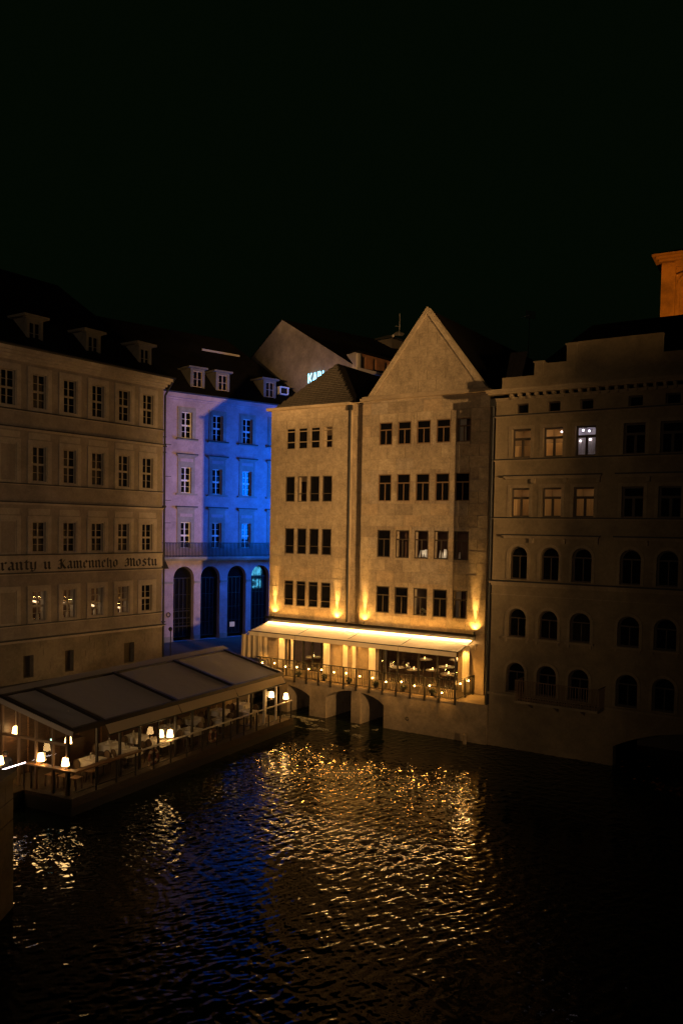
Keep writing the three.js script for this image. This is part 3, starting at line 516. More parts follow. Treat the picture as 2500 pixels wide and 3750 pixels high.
// ------------------------------------------------------------------ blue lit house
{
  const t = thing('arcade_house', 'plastered house with arched ground floor washed in blue light', 'house', BLU.pos, BLU.turn);
  const cols = [1.02, 3.78, 6.57, 9.33, 12.1], arches = [[0.02, 1.8], [2.4, 4.14], [4.86, 6.62], [7.13, 8.91], [9.5, 11.3]];
  const s = poly([[-4.5, 2.05], [13.5, 2.05], [13.5, 20.85], [-4.5, 20.85]]);
  for (const [a, b] of arches) s.holes.push(archHole(a, b, 2.06, 6.9, 0.9));
  for (const c of [-1.75, ...cols]) { s.holes.push(rectHole(c - 0.46, c + 0.46, 17.6, 19.6), rectHole(c - 0.44, c + 0.44, 13.43, 15.4), rectHole(c - 0.44, c + 0.44, 9.2, 11.2)); }
  mesh('wall', slab(s, -0.5, 0), M.bluePlaster, t);
  mesh('side_wall', merge([box(-4.5, -4.1, 2.05, 20.85, -14, -0.51), box(13.1, 13.5, 2.05, 20.85, -14, -0.51)]), M.core, t);
  mesh('cornice', merge([box(-4.5, 13.6, 20.45, 20.6, 0.003, 0.1), box(-4.5, 13.6, 20.6, 20.95, 0.003, 0.28)]), M.bluePlaster, t);
  mesh('roof', tri3([[[-4.6, 20.96, 0.4], [13.6, 20.96, 0.4], [8.5, 27.2, -6.3], [-4.6, 27.2, -6.3]], [[13.6, 20.96, 0.4], [13.6, 20.96, -14], [8.5, 27.2, -7.7], [8.5, 27.2, -6.3]], [[-4.6, 20.96, -14], [-4.6, 27.2, -7.7], [8.5, 27.2, -7.7], [13.6, 20.96, -14]], [[-4.6, 27.2, -6.3], [8.5, 27.2, -6.3], [8.5, 27.2, -7.7], [-4.6, 27.2, -7.7]]]), M.roof, t);
  mesh('gutter', bar([-4.5, 20.98, 0.42], [13.6, 20.98, 0.42], 0.07, 8), M.zinc, t);
  for (const c of [-1.75, ...cols]) {
    const W = (y0, y1, w) => windowPart(t, c - w, c + w, y0, y1, -0.2, { frame: M.frameWhite, fw: 0.06, vs: [0.5], mw: 0.09, hs: [[0.24, 0.03], [0.49, 0.13], [0.75, 0.03]] });
    W(17.6, 19.6, 0.46); W(13.43, 15.4, 0.44); W(9.2, 11.2, 0.44);
    const sur = (y0, y1, w, o) => { const r = rectHole(c - w - 0.32, c + w + 0.32, y0 - 0.02, y1 + 0.35); r.holes.push(rectHole(c - w, c + w, y0, y1)); const r2 = rectHole(c - w - 0.2, c + w + 0.2, y0 - 0.01, y1 + 0.22); r2.holes.push(rectHole(c - w, c + w, y0, y1)); mesh('window_surround', merge([slab(r, 0.003, 0.05), slab(r2, 0.051, 0.08)]), M.blueTrim, t); };
    sur(17.6, 19.6, 0.46);
    mesh('sill', box(c - 0.92, c + 0.92, 17.44, 17.57, 0.003, 0.2), M.blueTrim, t); mesh('ledge_flashing', merge([box(c - 0.93, c + 0.93, 17.571, 17.585, 0.09, 0.225), box(c - 0.93, c + 0.93, 17.5, 17.571, 0.205, 0.225)]), M.zinc, t);
    for (const [yb, yt, hood] of [[13.43, 15.4, 16.28], [9.2, 11.2, 12.28]]) {
      const r = rectHole(c - 0.74, c + 0.74, yb - 0.02, hood - 0.06); r.holes.push(rectHole(c - 0.44, c + 0.44, yb, yt)); mesh('window_surround', slab(r, 0.003, 0.05), M.blueTrim, t);
      mesh('panel', box(c - 0.55, c + 0.55, yt + 0.42, yt + 0.66, 0.052, 0.08), M.bluePlaster, t);
      mesh('hood', merge([box(c - 0.9, c + 0.9, hood, hood + 0.14, 0.003, 0.24), box(c - 0.8, c + 0.8, hood - 0.09, hood, 0.003, 0.13)]), M.blueTrim, t);
      mesh('ledge_flashing', merge([box(c - 0.92, c + 0.92, hood + 0.141, hood + 0.155, 0.003, 0.265), box(c - 0.92, c + 0.92, hood + 0.06, hood + 0.141, 0.246, 0.265)]), M.zinc, t);
      if (yb > 12) mesh('sill', box(c - 0.9, c + 0.9, yb - 0.15, yb - 0.03, 0.003, 0.18), M.blueTrim, t);
    }
  }
  // balcony
  const b = mesh('balcony', merge([box(-4.4, 12.5, 8.42, 8.58, 0.003, 1.2), box(-4.4, 12.5, 8.3, 8.42, 0.003, 1.05)]), M.blueTrim, t);
  mesh('rail', merge([box(-4.4, 12.5, 9.62, 9.67, 1.1, 1.16), box(-4.4, 12.5, 8.66, 8.7, 1.11, 1.15)]), M.iron, b);
  const bg = box(-0.022, 0.022, 8.58, 9.62, 1.112, 1.148); for (let x = -1.6; x < 9.6; x += 0.125) { const m = mesh('baluster', bg, M.iron, b); m.position.x = x; }
  // ground floor
  mesh('impost_band', merge([[-4.5, 0.0], [1.82, 2.38], [4.16, 4.84], [6.64, 7.11], [8.93, 9.48]].map(([a, c]) => box(a, c, 6.5, 6.66, 0.003, 0.07))), M.blueTrim, t);
  arches.forEach(([a, c], i) => archWindow(t, a, c, 2.3, 6.88, 0.88, -0.42, { fw: 0.07, vs: [0.2, 0.4, 0.6, 0.8], hs: [3.4, 4.5, 5.6], frame: M.iron, transom: true }));
  mesh('shop_shelf', merge([box(0.1, 1.72, 3.1, 3.2, -0.41, -0.34), box(0.1, 1.72, 3.75, 3.83, -0.41, -0.34), box(0.1, 1.72, 4.3, 4.36, -0.41, -0.34)]), M.iron, t);
  mesh('plinth', merge([[-4.5, 0.0], [1.82, 2.38], [4.16, 4.84], [6.64, 7.11], [8.93, 9.48], [11.32, 13.5]].map(([a, c]) => box(a, c, 2.05, 2.45, 0.003, 0.06))), M.blueTrim, t);
  // dormers
  for (const x of [2.12, 4.39, 8.94]) {
    const z = -0.3, d = mesh('dormer', merge([box(x - 0.62, x - 0.4, 21.5, 23.06, z - 2.2, z), box(x + 0.4, x + 0.62, 21.5, 23.06, z - 2.2, z), box(x - 0.4, x + 0.4, 22.88, 23.06, z - 2.2, z), box(x - 0.84, x + 0.84, 23.07, 23.2, z - 2.6, z + 0.16)]), M.dormer, t);
    windowPart(d, x - 0.4, x + 0.4, 21.65, 22.88, z - 0.08, { frame: M.frameTan, vs: [0.5], mw: 0.08, hs: [[0.5, 0.03]] }).name = 'dormer_window';
  }
  { const x = 10.5, z = -0.4, d = mesh('dormer', merge([box(x - 0.45, x - 0.35, 22.05, 22.7, z - 1.6, z), box(x + 0.35, x + 0.45, 22.05, 22.7, z - 1.6, z), box(x - 0.5, x + 0.5, 22.62, 22.7, z - 1.6, z + 0.05), box(x - 0.45, x + 0.45, 22.05, 22.13, z - 0.3, z)]), M.frameWhite, t); const p = mesh('pane', new THREE.PlaneGeometry(0.7, 0.5), M.glass, d); p.position.set(x, 22.37, z - 0.1); }
  mesh('snow_guard', beam([4.9, 25.55, -4.35], [8.6, 25.55, -4.35], 0.05, 0.16), M.flashing, t);
  // pipe, brackets and small fittings at the left end
  for (const y of [17.0, 14.6, 12.8, 11.1]) mesh('wall_tie', box(-0.75, -0.3, y, y + 0.04, 0.003, 0.06), M.iron, t);
  mesh('wall_ring', new THREE.TorusGeometry(0.16, 0.035, 8, 18).translate(-0.42, 4.15, 0.06), M.iron, t);
}
solo('wall_notice', box(-0.22, 0.22, -0.19, 0.19, 0, 0.03), std([0.6, 0.45, 0.3], 0.8, { emissive: col(0.16, 0.1, 0.06) }), 'small pale lit notice board beside the third arch', 'notice').position.set(...local(BLU, 5.3, 3.1, 0.05));
scene.children[scene.children.length - 1].rotation.y = BLU.turn;
// blue sign boards and neon lettering on the alley side of the stone house
const NEON = (strokes, r, mat) => { const g = []; for (const s of strokes) { for (let i = 0; i + 1 < s.length; i++) g.push(bar([...s[i], 0], [...s[i + 1], 0], r, 6)); for (const p of s) g.push(new THREE.SphereGeometry(r, 6, 5).translate(p[0], p[1], 0)); } return merge(g); };
{
  const f = { pos: CEN.pos, turn: CEN.turn - Math.PI / 2 };        // local x runs towards the river, z out of the alley wall
  const t = thing('blue_light_panel', 'blue glowing panel hung over the alley behind the stone house', 'light panel', local(f, -13, 0, 1.5), Math.atan2(-0.648, -0.762));
  mesh('casing', box(-1.7, 1.7, 9.6, 16.4, -0.15, 0.0), M.iron, t); mesh('lamp_face', new THREE.PlaneGeometry(3.2, 6.6).translate(0, 13, 0.006), G.blueBoard, t);
  mesh('bracket', merge([beam([0, 15.6, -0.1], [1.8, 15.6, -1.3], 0.1, 0.1), beam([0, 10.8, -0.1], [1.8, 10.8, -1.3], 0.1, 0.1)]), M.iron, t);
  const l = new THREE.RectAreaLight(col(0.0, 0.15, 1), BLUE, 3.2, 6.6); l.position.set(0, 13, 0.03); l.rotation.y = Math.PI; t.add(l);
  const n = thing('neon_sign', 'blue neon lettering mirrored in the glass of the fourth arch', 'neon sign', local(f, -15.75, 0, 0.06), f.turn);
  const N = [[[0, 0], [0, 0.7], [0.26, 0], [0.26, 0.7]]], T = [[[0, 0.7], [0.3, 0.7]], [[0.15, 0.7], [0.15, 0]]], Lt = [[[0, 0.7], [0, 0], [0.24, 0]]], Rt = [[[0, 0], [0, 0.68], [0.22, 0.66], [0.28, 0.5], [0.2, 0.36], [0, 0.34]], [[0.1, 0.34], [0.3, 0]]], O = [Array.from({ length: 17 }, (_, i) => [0.3 + 0.3 * Math.cos(i * 0.3927), 0.34 + 0.34 * Math.sin(i * 0.3927)])];
  [[N, -0.52, 6.34], [T, -0.18, 6.34], [Lt, 0.2, 6.34], [Rt, -0.42, 5.17], [O, 0.0, 5.17]].forEach(([s, x, y]) => { for (const k of [-0.025, 0.025]) mesh('neon_letter', NEON(s, 0.024, 0).translate(x + k, y + k, 0), G.neon, n); });
}

// ------------------------------------------------------------------ left house with the painted sign band
// broad nib lettering: every stroke is swept by a slanted nib
const PEN = (() => {
  const st = (x) => [[x - 0.1, 0.9], [x, 0.8], [x, 0.16], [x + 0.13, 0.03]];
  return {
    u: [0.85, [[[0.06, 0.9], [0.16, 0.8], [0.16, 0.2], [0.3, 0.04], [0.56, 0.2]], st(0.6)]], r: [0.66, [st(0.18), [[0.22, 0.75], [0.44, 0.95], [0.58, 0.8]]]],
    a: [0.82, [[[0.12, 0.78], [0.36, 0.95], [0.55, 0.8], [0.55, 0.16], [0.7, 0.03]], [[0.55, 0.52], [0.17, 0.36], [0.17, 0.16], [0.32, 0.03], [0.55, 0.2]]]],
    n: [0.88, [st(0.18), [[0.22, 0.78], [0.46, 0.95], [0.62, 0.8], [0.62, 0.16], [0.75, 0.03]]]], h: [0.88, [[[0.18, 1.22], [0.18, 0.16], [0.3, 0.03]], [[0.22, 0.78], [0.46, 0.95], [0.62, 0.8], [0.62, 0.16], [0.7, -0.1]]]],
    t: [0.62, [[[0.28, 1.15], [0.28, 0.16], [0.48, 0.03]], [[0.05, 0.9], [0.55, 0.92]]]], y: [0.85, [[[0.06, 0.9], [0.16, 0.8], [0.16, 0.2], [0.3, 0.04], [0.58, 0.2]], [[0.6, 0.95], [0.6, 0.05], [0.4, -0.2], [0.12, -0.12]]]],
    m: [1.28, [st(0.18), [[0.22, 0.78], [0.42, 0.95], [0.58, 0.8], [0.58, 0.16], [0.68, 0.03]], [[0.62, 0.78], [0.84, 0.95], [1.0, 0.8], [1.0, 0.16], [1.13, 0.03]]]], e: [0.74, [[[0.17, 0.78], [0.17, 0.2], [0.36, 0.03], [0.6, 0.18]], [[0.17, 0.78], [0.4, 0.97], [0.56, 0.72], [0.22, 0.44]]]],
    o: [0.84, [[[0.17, 0.76], [0.17, 0.2], [0.4, 0.03]], [[0.17, 0.76], [0.4, 0.97], [0.62, 0.76], [0.62, 0.24], [0.4, 0.03]]]], s: [0.72, [[[0.58, 0.84], [0.34, 0.97], [0.17, 0.74], [0.57, 0.36], [0.52, 0.12], [0.32, 0.03], [0.1, 0.14]]]],
    K: [1.1, [[[0.4, 1.2], [0.4, 0.05]], [[-0.02, 0.16], [0.16, 0.03], [0.5, 0.06]], [[0.08, 0.95], [0.25, 1.15], [0.42, 0.95]], [[0.44, 0.56], [0.84, 1.12]], [[0.5, 0.62], [0.8, 0.14], [0.98, 0.03]], [[0.1, 0.55], [0.4, 0.66]]]],
    M: [1.45, [[[0.0, 0.16], [0.2, 0.03], [0.42, 0.12]], [[0.1, 0.8], [0.32, 1.12], [0.46, 0.9], [0.46, 0.1]], [[0.46, 0.9], [0.7, 1.1], [0.84, 0.9], [0.84, 0.16], [0.92, 0.05]], [[0.84, 0.9], [1.06, 1.08], [1.22, 0.9], [1.22, 0.16], [1.36, 0.03]], [[0.12, 0.5], [0.46, 0.62]]]],
  };
})();
function penGlyph(strokes, sx, sy) {
  const n = [0.085, 0.075], g = [];
  for (const s of strokes) for (let i = 0; i + 1 < s.length; i++) {
    const [a, b] = [s[i], s[i + 1]].map(([x, y]) => [x * sx, y * sy]), nx = n[0] * sx * 1.15, ny = n[1] * sy;
    let q = [[a[0] - nx, a[1] - ny], [a[0] + nx, a[1] + ny], [b[0] + nx, b[1] + ny], [b[0] - nx, b[1] - ny]];
    const area = q.reduce((t, p, k) => { const w = q[(k + 1) % 4]; return t + p[0] * w[1] - w[0] * p[1]; }, 0); if (area < 0) q.reverse(); if (Math.abs(area) < 1e-5) continue;
    g.push(slab(poly(q), 0, 0.012 + 0.0008 * g.length));
  }
  return merge(g);
}
{
  const t = thing('inn_house', 'long beige plastered house with rows of framed windows and blackletter sign band', 'house', LEF.pos, LEF.turn);
  const cx = [-1.3, -3.22, -5.22, -7.22, -9.24, -11.2, -13.2, -15.2], rows = [[17.3, 19.17], [13.25, 15.18], [9.3, 10.99], [5.43, 7.11]];
  const s = poly([[-17, 4.5], [0, 4.5], [0, 20.0], [-17, 20.0]]);
  const has = (k, r) => k < 5 || r === 0;
  cx.forEach((c, k) => rows.forEach(([a, b], r) => { if (has(k, r)) s.holes.push(rectHole(c - 0.43, c + 0.43, a, b)); }));
  mesh('wall', slab(s, -0.45, 0), M.leftPlaster, t);
  const bs = poly([[-17, 2.05], [0, 2.05], [0, 4.3], [-17, 4.3]]); for (const [a, b] of [[-3.14, -2.32], [-7.5, -6.9], [-10.25, -9.6]]) bs.holes.push(rectHole(a, b, 2.3, 3.54));
  mesh('base_wall', slab(bs, -0.45, 0.03), M.leftBase, t);
  for (const [a, b] of [[-3.14, -2.32], [-7.5, -6.9], [-10.25, -9.6]]) mesh('cellar_shutter', box(a, b, 2.3, 3.54, -0.36, -0.32), M.frameDark, t);
  { const g = []; for (let y = 2.6; y < 4.3; y += 0.42) { let x = -17; while (x < -0.05) { const w = rr(0.8, 1.3), b = Math.min(x + w, 0); if (![[-3.2, -2.25], [-7.56, -6.84], [-10.3, -9.55]].some(([p, q]) => b > p && x < q)) g.push(box(x + 0.012, b - 0.012, y - 0.4, y - 0.01, 0.031, 0.05 + rr(0, 0.012))); x = b; } } g.forEach((q) => mesh('base_stone', q, M.leftBase, t)); }
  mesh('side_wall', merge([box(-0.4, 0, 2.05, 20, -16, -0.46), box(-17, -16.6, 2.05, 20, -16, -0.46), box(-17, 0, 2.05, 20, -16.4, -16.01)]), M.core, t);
  // cornices and string courses, stepped
  const str = (y, hs) => { let q = y; const g = []; for (const [h, d] of hs) { g.push(box(-17, d * 0.8, q, q + h, 0.002, d)); q += h; } return merge(g); };
  mesh('cornice', str(19.72, [[0.12, 0.08], [0.16, 0.2], [0.16, 0.36], [0.2, 0.5]]), M.leftTrim, t);
  for (const [y, hs] of [[17.0, [[0.09, 0.1]]], [16.0, [[0.07, 0.06], [0.08, 0.14]]], [13.0, [[0.09, 0.1]]], [11.93, [[0.07, 0.06], [0.08, 0.14]]], [9.07, [[0.05, 0.05], [0.06, 0.12]]], [8.05, [[0.06, 0.06], [0.06, 0.13]]], [5.2, [[0.1, 0.1]]], [4.3, [[0.09, 0.1], [0.1, 0.2]]]]) { mesh('string_course', str(y, hs), M.leftTrim, t); const d = hs[hs.length - 1][1], top = y + hs.reduce((q, h) => q + h[0], 0); mesh('ledge_flashing', merge([box(-17, d * 0.8 + 0.01, top + 0.001, top + 0.016, 0.003, d + 0.025), box(-17, d * 0.8 + 0.01, top - 0.045, top + 0.001, d + 0.008, d + 0.025)]), M.zinc, t); }
  cx.forEach((c, k) => rows.forEach(([a, b], r) => {
    const lit = r === 3 && k >= 1 && k < 5, y0 = a - 0.17, y1 = b + 0.36 + (r ? -0.03 : 0), o = rectHole(c - 0.76, c + 0.76, y0, y1); o.holes.push(rectHole(c - 0.5, c + 0.5, y0 + 0.12, b + 0.1));
    const o2 = rectHole(c - 0.6, c + 0.6, y0 + 0.04, b + 0.2); o2.holes.push(rectHole(c - 0.43, c + 0.43, a, b));
    mesh('window_surround', merge([slab(o, 0.003, 0.07), slab(o2, 0.003, 0.035)]), M.leftTrim, t);
    if (r === 1 || r === 2) mesh('panel', box(c - 0.7, c + 0.7, y1 + 0.06, y1 + 0.4, 0.003, 0.03), M.leftTrim, t);
    if (has(k, r)) windowPart(t, c - 0.43, c + 0.43, a, b, -0.16, { frame: M.frameLeft, fw: 0.045, vs: [0.5], mw: 0.085, hs: [[0.24, 0.025], [0.49, 0.12], [0.75, 0.025]], glass: lit ? M.clear : M.glass });
    else mesh('blind_panel', box(c - 0.42, c + 0.42, a, b, 0.003, 0.02), M.leftPlaster, t);
  }));
  // lit dining rooms on the first floor, a pale hanging lamp behind each window
  cx.slice(1, 5).forEach((c, i) => {
    litRoom(t, c - 0.85, c + 0.85, 5.3, 7.4, -0.46, 2.2, M.carpet, col(1, 0.7, 0.4), 0.12, [c + 0.2, 6.9, -1.6]);
    const y = [5.72, 5.97, 6.2, 6.45][i], b = mesh('pendant_lamp', new THREE.TubeGeometry(new THREE.QuadraticBezierCurve3(new THREE.Vector3(c - 0.42, y - 0.03, -0.72), new THREE.Vector3(c + 0.02, y + 0.12, -0.8), new THREE.Vector3(c + 0.44, y - 0.05, -0.72)), 16, 0.055, 8), glow(1.7, 1.15, 0.65), t);
    point(t, c, y - 0.15, -0.78, col(1, 0.68, 0.36), 0.3, 4);
    mesh('table_linen', box(c - 0.3, c + 0.3, 5.31, 5.5, -1.4, -0.9), M.linen, t);
    mesh('curtain', drape(c + 0.2, c + 0.38, 5.4, 5.75, -0.55, 2, 0.02, 0.3, 14), M.netCurtain, t);
  });
  // lettering
  mesh('sign_band', box(-17, 0, 8.18, 9.06, 0.003, 0.02), M.leftTrim, t);
  const sy = 0.46, yb = 8.33;
  const write = (word, x0, x1) => { const tot = [...word].reduce((q, ch) => q + PEN[ch][0], 0), sx = (x1 - x0) / tot; let x = x0; for (const ch of word) { const m = mesh('letter', penGlyph(PEN[ch][1], sx, sy), M.letter, t); m.position.set(x, yb, 0.0225); x += PEN[ch][0] * sx; } };
  write('restauranty', -14.3, -9.35); write('u', -8.95, -8.45); write('Kamenneho', -8.0, -3.62); write('Mostu', -3.12, -0.45);
  // roof and dormers
  mesh('roof', tri3([[[-17, 20.4, 0.55], [0.45, 20.4, 0.55], [-3.5, 26.4, -6.2], [-17, 26.4, -6.2]], [[0.45, 20.4, 0.55], [0.45, 20.4, -16], [-3.5, 26.4, -9], [-3.5, 26.4, -6.2]], [[-17, 26.4, -6.2], [-3.5, 26.4, -6.2], [-3.5, 26.4, -9], [-17, 26.4, -9]], [[-17, 26.4, -9], [-3.5, 26.4, -9], [0.45, 20.4, -16], [-17, 20.4, -16]]]), M.roof, t);
  mesh('gutter', bar([-17, 20.42, 0.58], [0.5, 20.42, 0.58], 0.07, 8), M.zinc, t);
  for (const x of [-9.32, -5.32, -1.3]) {
    const z = -0.3, cheek = (q) => tri3([[[q, 20.7, z], [q, 22.3, z], [q, 22.35, z - 2.2]]]);
    const d = mesh('dormer', merge([box(x - 0.52, x - 0.36, 20.85, 22.24, z - 0.2, z), box(x + 0.36, x + 0.52, 20.85, 22.24, z - 0.2, z), box(x - 0.36, x + 0.36, 22.08, 22.24, z - 0.2, z), box(x - 0.8, x + 0.8, 22.31, 22.45, z - 2.9, z + 0.2), box(x - 0.62, x + 0.62, 22.24, 22.31, z - 0.3, z + 0.08), cheek(x - 0.5), cheek(x + 0.5)]), M.dormer, t);
    windowPart(d, x - 0.36, x + 0.36, 20.85, 22.08, z - 0.1, { frame: M.dormer, vs: [0.5], mw: 0.1, hs: [[0.5, 0.03]] }).name = 'dormer_window';
  }
  mesh('drain_pipe', merge([bar([0.05, 2.1, 0.1], [0.05, 19.3, 0.1], 0.065, 8), bar([0.05, 19.3, 0.1], [0.42, 20.35, 0.5], 0.065, 8), ...[4.6, 8.2, 12.1, 16].map((y) => box(-0.06, 0.16, y, y + 0.07, 0.01, 0.19))]), M.zinc, t);
  mesh('pipe_hopper', tri3([[[0.02, 8.1, 0.2], [0.42, 8.1, 0.2], [0.1, 8.7, 0.15]]]), M.zinc, t);
}
{ // unlit lamp post in the alley
  const t = thing('lamp_post', 'thin unlit lamp post in the alley beside the beige house', 'lamp post', [-11.25, GROUND, -56.0]);
  mesh('pole', merge([bar([0, 0, 0], [0, 1.9, 0], 0.035, 8), bar([0, 0, 0], [0, 0.25, 0], 0.07, 10)]), M.iron, t); mesh('head', new THREE.SphereGeometry(0.13, 12, 8).scale(1, 1.15, 1).translate(-0.02, 2.0, 0), M.iron, t);
}

// ------------------------------------------------------------------ right house
const K = 0.9487, ry = (y) => EYE + K * (y - EYE), rs = (x) => K * x;
{
  const t = thing('tenement_house', 'tall dark ochre house with arched lower windows and stepped parapet', 'house', RIG.pos, RIG.turn);
  const cs = [1.45, 3.15, 4.83, 7.22, 8.95, 10.65, 12.4].map(rs), hw = rs(0.53);
  const top = ry(17.9), s = poly([[0, -1.2], [rs(14), -1.2], [rs(14), top], [0, top]]);
  const sq = [[17.08, 17.58, 0.34], [14.76, 16.27, 0.52], [11.68, 13.2, 0.52]].map(([a, b, w]) => [ry(a), ry(b), rs(w)]), ar = [[8.4, 9.64, 0.5], [5.36, 6.36, 0.52], [2.4, 3.5, 0.52]].map(([a, b, w]) => [ry(a), ry(b), rs(w)]);
  for (const c of cs) { for (const [a, b, w] of sq) s.holes.push(rectHole(c - w, c + w, a, b)); for (const [a, b, w] of ar) s.holes.push(archHole(c - w, c + w, a, b, w)); }
  s.holes.push((() => { const h = new THREE.Shape(); h.moveTo(rs(6.66), -1.1); for (const [x, y] of [[6.64, 0.38], [7.2, 0.68], [7.76, 0.92], [8.79, 1.26], [9.92, 1.45], [11, 1.5], [12.2, 1.4]]) h.lineTo(rs(x), ry(y)); h.lineTo(rs(12.2), -1.1); h.closePath(); return h; })());
  mesh('wall', slab(s, -0.5, 0), M.rightPlaster, t);
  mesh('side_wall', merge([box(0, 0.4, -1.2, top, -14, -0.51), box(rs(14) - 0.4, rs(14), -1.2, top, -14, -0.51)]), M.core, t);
  mesh('arch_back', box(rs(6.5), rs(12.4), -1.2, ry(1.7), -5, -4.8), M.core, t);
  mesh('river_wall_end', box(-0.2, -0.005, -1.2, 2.0, -0.5, 0.02), M.wall, t);
  const band = (y, hs, x0 = 0, x1 = rs(14)) => { let q = y; const g = []; for (const [h, d] of hs) { g.push(box(x0 - d * 0.7, x1, q, q + h, 0.003, d)); q += h; } return merge(g); };
  mesh('cornice', band(ry(18.08), [[0.07, 0.42], [0.1, 0.5], [0.06, 0.55]]), M.rightTrim, t);
  mesh('cornice', band(ry(17.78), [[0.08, 0.06], [0.06, 0.1]]), M.rightTrim, t);
  const bg = merge([box(-0.07, 0.07, ry(17.92), ry(18.07), 0.003, 0.36), box(-0.06, 0.06, ry(17.8), ry(17.92), 0.003, 0.2)]); for (let x = 0.95; x < 13.6; x += 0.452) { const m = mesh('bracket', bg, M.rightTrim, t); m.position.x = rs(x); }
  for (const y of [17.0, 14.7, 11.65]) { mesh('string_course', band(ry(y) - 0.09, [[0.05, 0.05], [0.05, 0.12]]), M.rightTrim, t); mesh('ledge_flashing', merge([box(-0.1, rs(14), ry(y) + 0.011, ry(y) + 0.025, 0.003, 0.145), box(-0.1, rs(14), ry(y) - 0.035, ry(y) + 0.011, 0.126, 0.145)]), M.zinc, t); }
  mesh('ledge_flashing', merge([box(-0.17, rs(14), ry(8.05) + 0.261, ry(8.05) + 0.275, 0.003, 0.245), box(-0.17, rs(14), ry(8.05) + 0.21, ry(8.05) + 0.261, 0.226, 0.245)]), M.zinc, t);
  mesh('string_course', band(ry(8.05), [[0.1, 0.06], [0.09, 0.14], [0.07, 0.22]]), M.rightTrim, t);
  mesh('string_course', band(ry(7.55), [[0.05, 0.03]]), M.rightTrim, t);
  mesh('base_course', band(ry(2.2), [[0.1, 0.1]]), M.rightTrim, t);
  // hoods over groups of windows
  for (const y of [13.74, 10.66]) for (const [a, b] of [[0.6, 5.72], [6.44, 13.6]]) { mesh('hood', merge([box(rs(a), rs(b), ry(y), ry(y) + 0.1, 0.003, 0.26), box(rs(a) + 0.06, rs(b) - 0.06, ry(y) - 0.08, ry(y), 0.003, 0.14)]), M.rightTrim, t); mesh('ledge_flashing', merge([box(rs(a) - 0.02, rs(b) + 0.02, ry(y) + 0.101, ry(y) + 0.116, 0.003, 0.29), box(rs(a) - 0.02, rs(b) + 0.02, ry(y) + 0.05, ry(y) + 0.101, 0.268, 0.29)]), M.zinc, t); for (const c of cs) if (c > rs(a) && c < rs(b)) mesh('bracket', box(c + hw + 0.12, c + hw + 0.28, ry(y) - 0.3, ry(y) - 0.08, 0.003, 0.2), M.rightTrim, t); }
  // parapet steps
  mesh('parapet', merge([box(rs(0.3), rs(14), ry(18.31), ry(19.0), -0.3, 0), box(rs(2.07), rs(2.54), ry(19.0), ry(19.62), -0.3, 0.05), box(rs(2.02), rs(2.6), ry(19.62), ry(19.69), -0.33, 0.09), box(rs(2.54), rs(3.76), ry(19.0), ry(19.56), -0.25, -0.02), box(rs(3.76), rs(4.27), ry(19.0), ry(20.36), -0.3, 0.05), box(rs(3.7), rs(4.32), ry(20.36), ry(20.44), -0.33, 0.09), box(rs(4.27), rs(8.4), ry(19.0), ry(20.4), -0.25, -0.02), box(rs(4.32), rs(8.42), ry(20.4), ry(20.47), -0.28, 0.03), box(rs(8.4), rs(14), ry(19.0), ry(19.56), -0.25, -0.04)]), M.rightPlaster, t);
  mesh('roof', tri3([[[0.1, ry(18.3), -0.4], [rs(14), ry(18.3), -0.4], [rs(14), ry(23.0), -7], [rs(2.6), ry(23.0), -7]], [[0.1, ry(18.3), -0.4], [rs(2.6), ry(23.0), -7], [0.1, ry(18.3), -14]], [[rs(14), ry(23.0), -7], [rs(2.6), ry(23.0), -7], [0.1, ry(18.3), -14], [rs(14), ry(18.3), -14]]]), M.roof, t);
  mesh('fire_wall', tri3([[[-2.4, 18.6, -6.2], [-1.5, 18.7, -6.2], [-0.95, 21.2, -6.3], [-2.0, 21.2, -6.3]]]), M.tile, t);
  cs.forEach((c, k) => {
    windowPart(t, c - sq[0][2], c + sq[0][2], sq[0][0], sq[0][1], -0.25, { frame: M.frameDark, fw: 0.05 });
    for (const r of [1, 2]) {
      const [a, b, w] = sq[r], lit = k < 3;
      windowPart(t, c - w, c + w, a, b, -0.22, { frame: M.frameDark, fw: 0.08, hs: [[0.68, 0.12]], vs: [0.5], vsRows: [0], mw: 0.12, glass: lit ? M.clear : M.glass });
      const o = rectHole(c - w - 0.16, c + w + 0.16, a, b + 0.16); o.holes.push(rectHole(c - w, c + w, a + 0.012, b)); mesh('window_surround', slab(o, 0.003, 0.035), M.rightTrim, t);
    }
    for (const r of [0, 1, 2]) {
      const [a, b, w] = ar[r]; archWindow(t, c - w, c + w, a, b, w, -0.24, { fw: 0.07 });
      const o = archHole(c - w - 0.14, c + w + 0.14, a, b, w + 0.14); o.holes.push(archHole(c - w, c + w, a + 0.012, b, w)); mesh('window_surround', merge([slab(o, 0.003, 0.05)]), M.rightTrim, t);
      if (r === 1) mesh('sill', merge([box(c - w - 0.2, c + w + 0.2, a - 0.09, a, 0.003, 0.16), box(c - w - 0.1, c - w, a - 0.25, a - 0.09, 0.003, 0.1), box(c + w, c + w + 0.1, a - 0.25, a - 0.09, 0.003, 0.1)]), M.rightTrim, t);
    }
  });
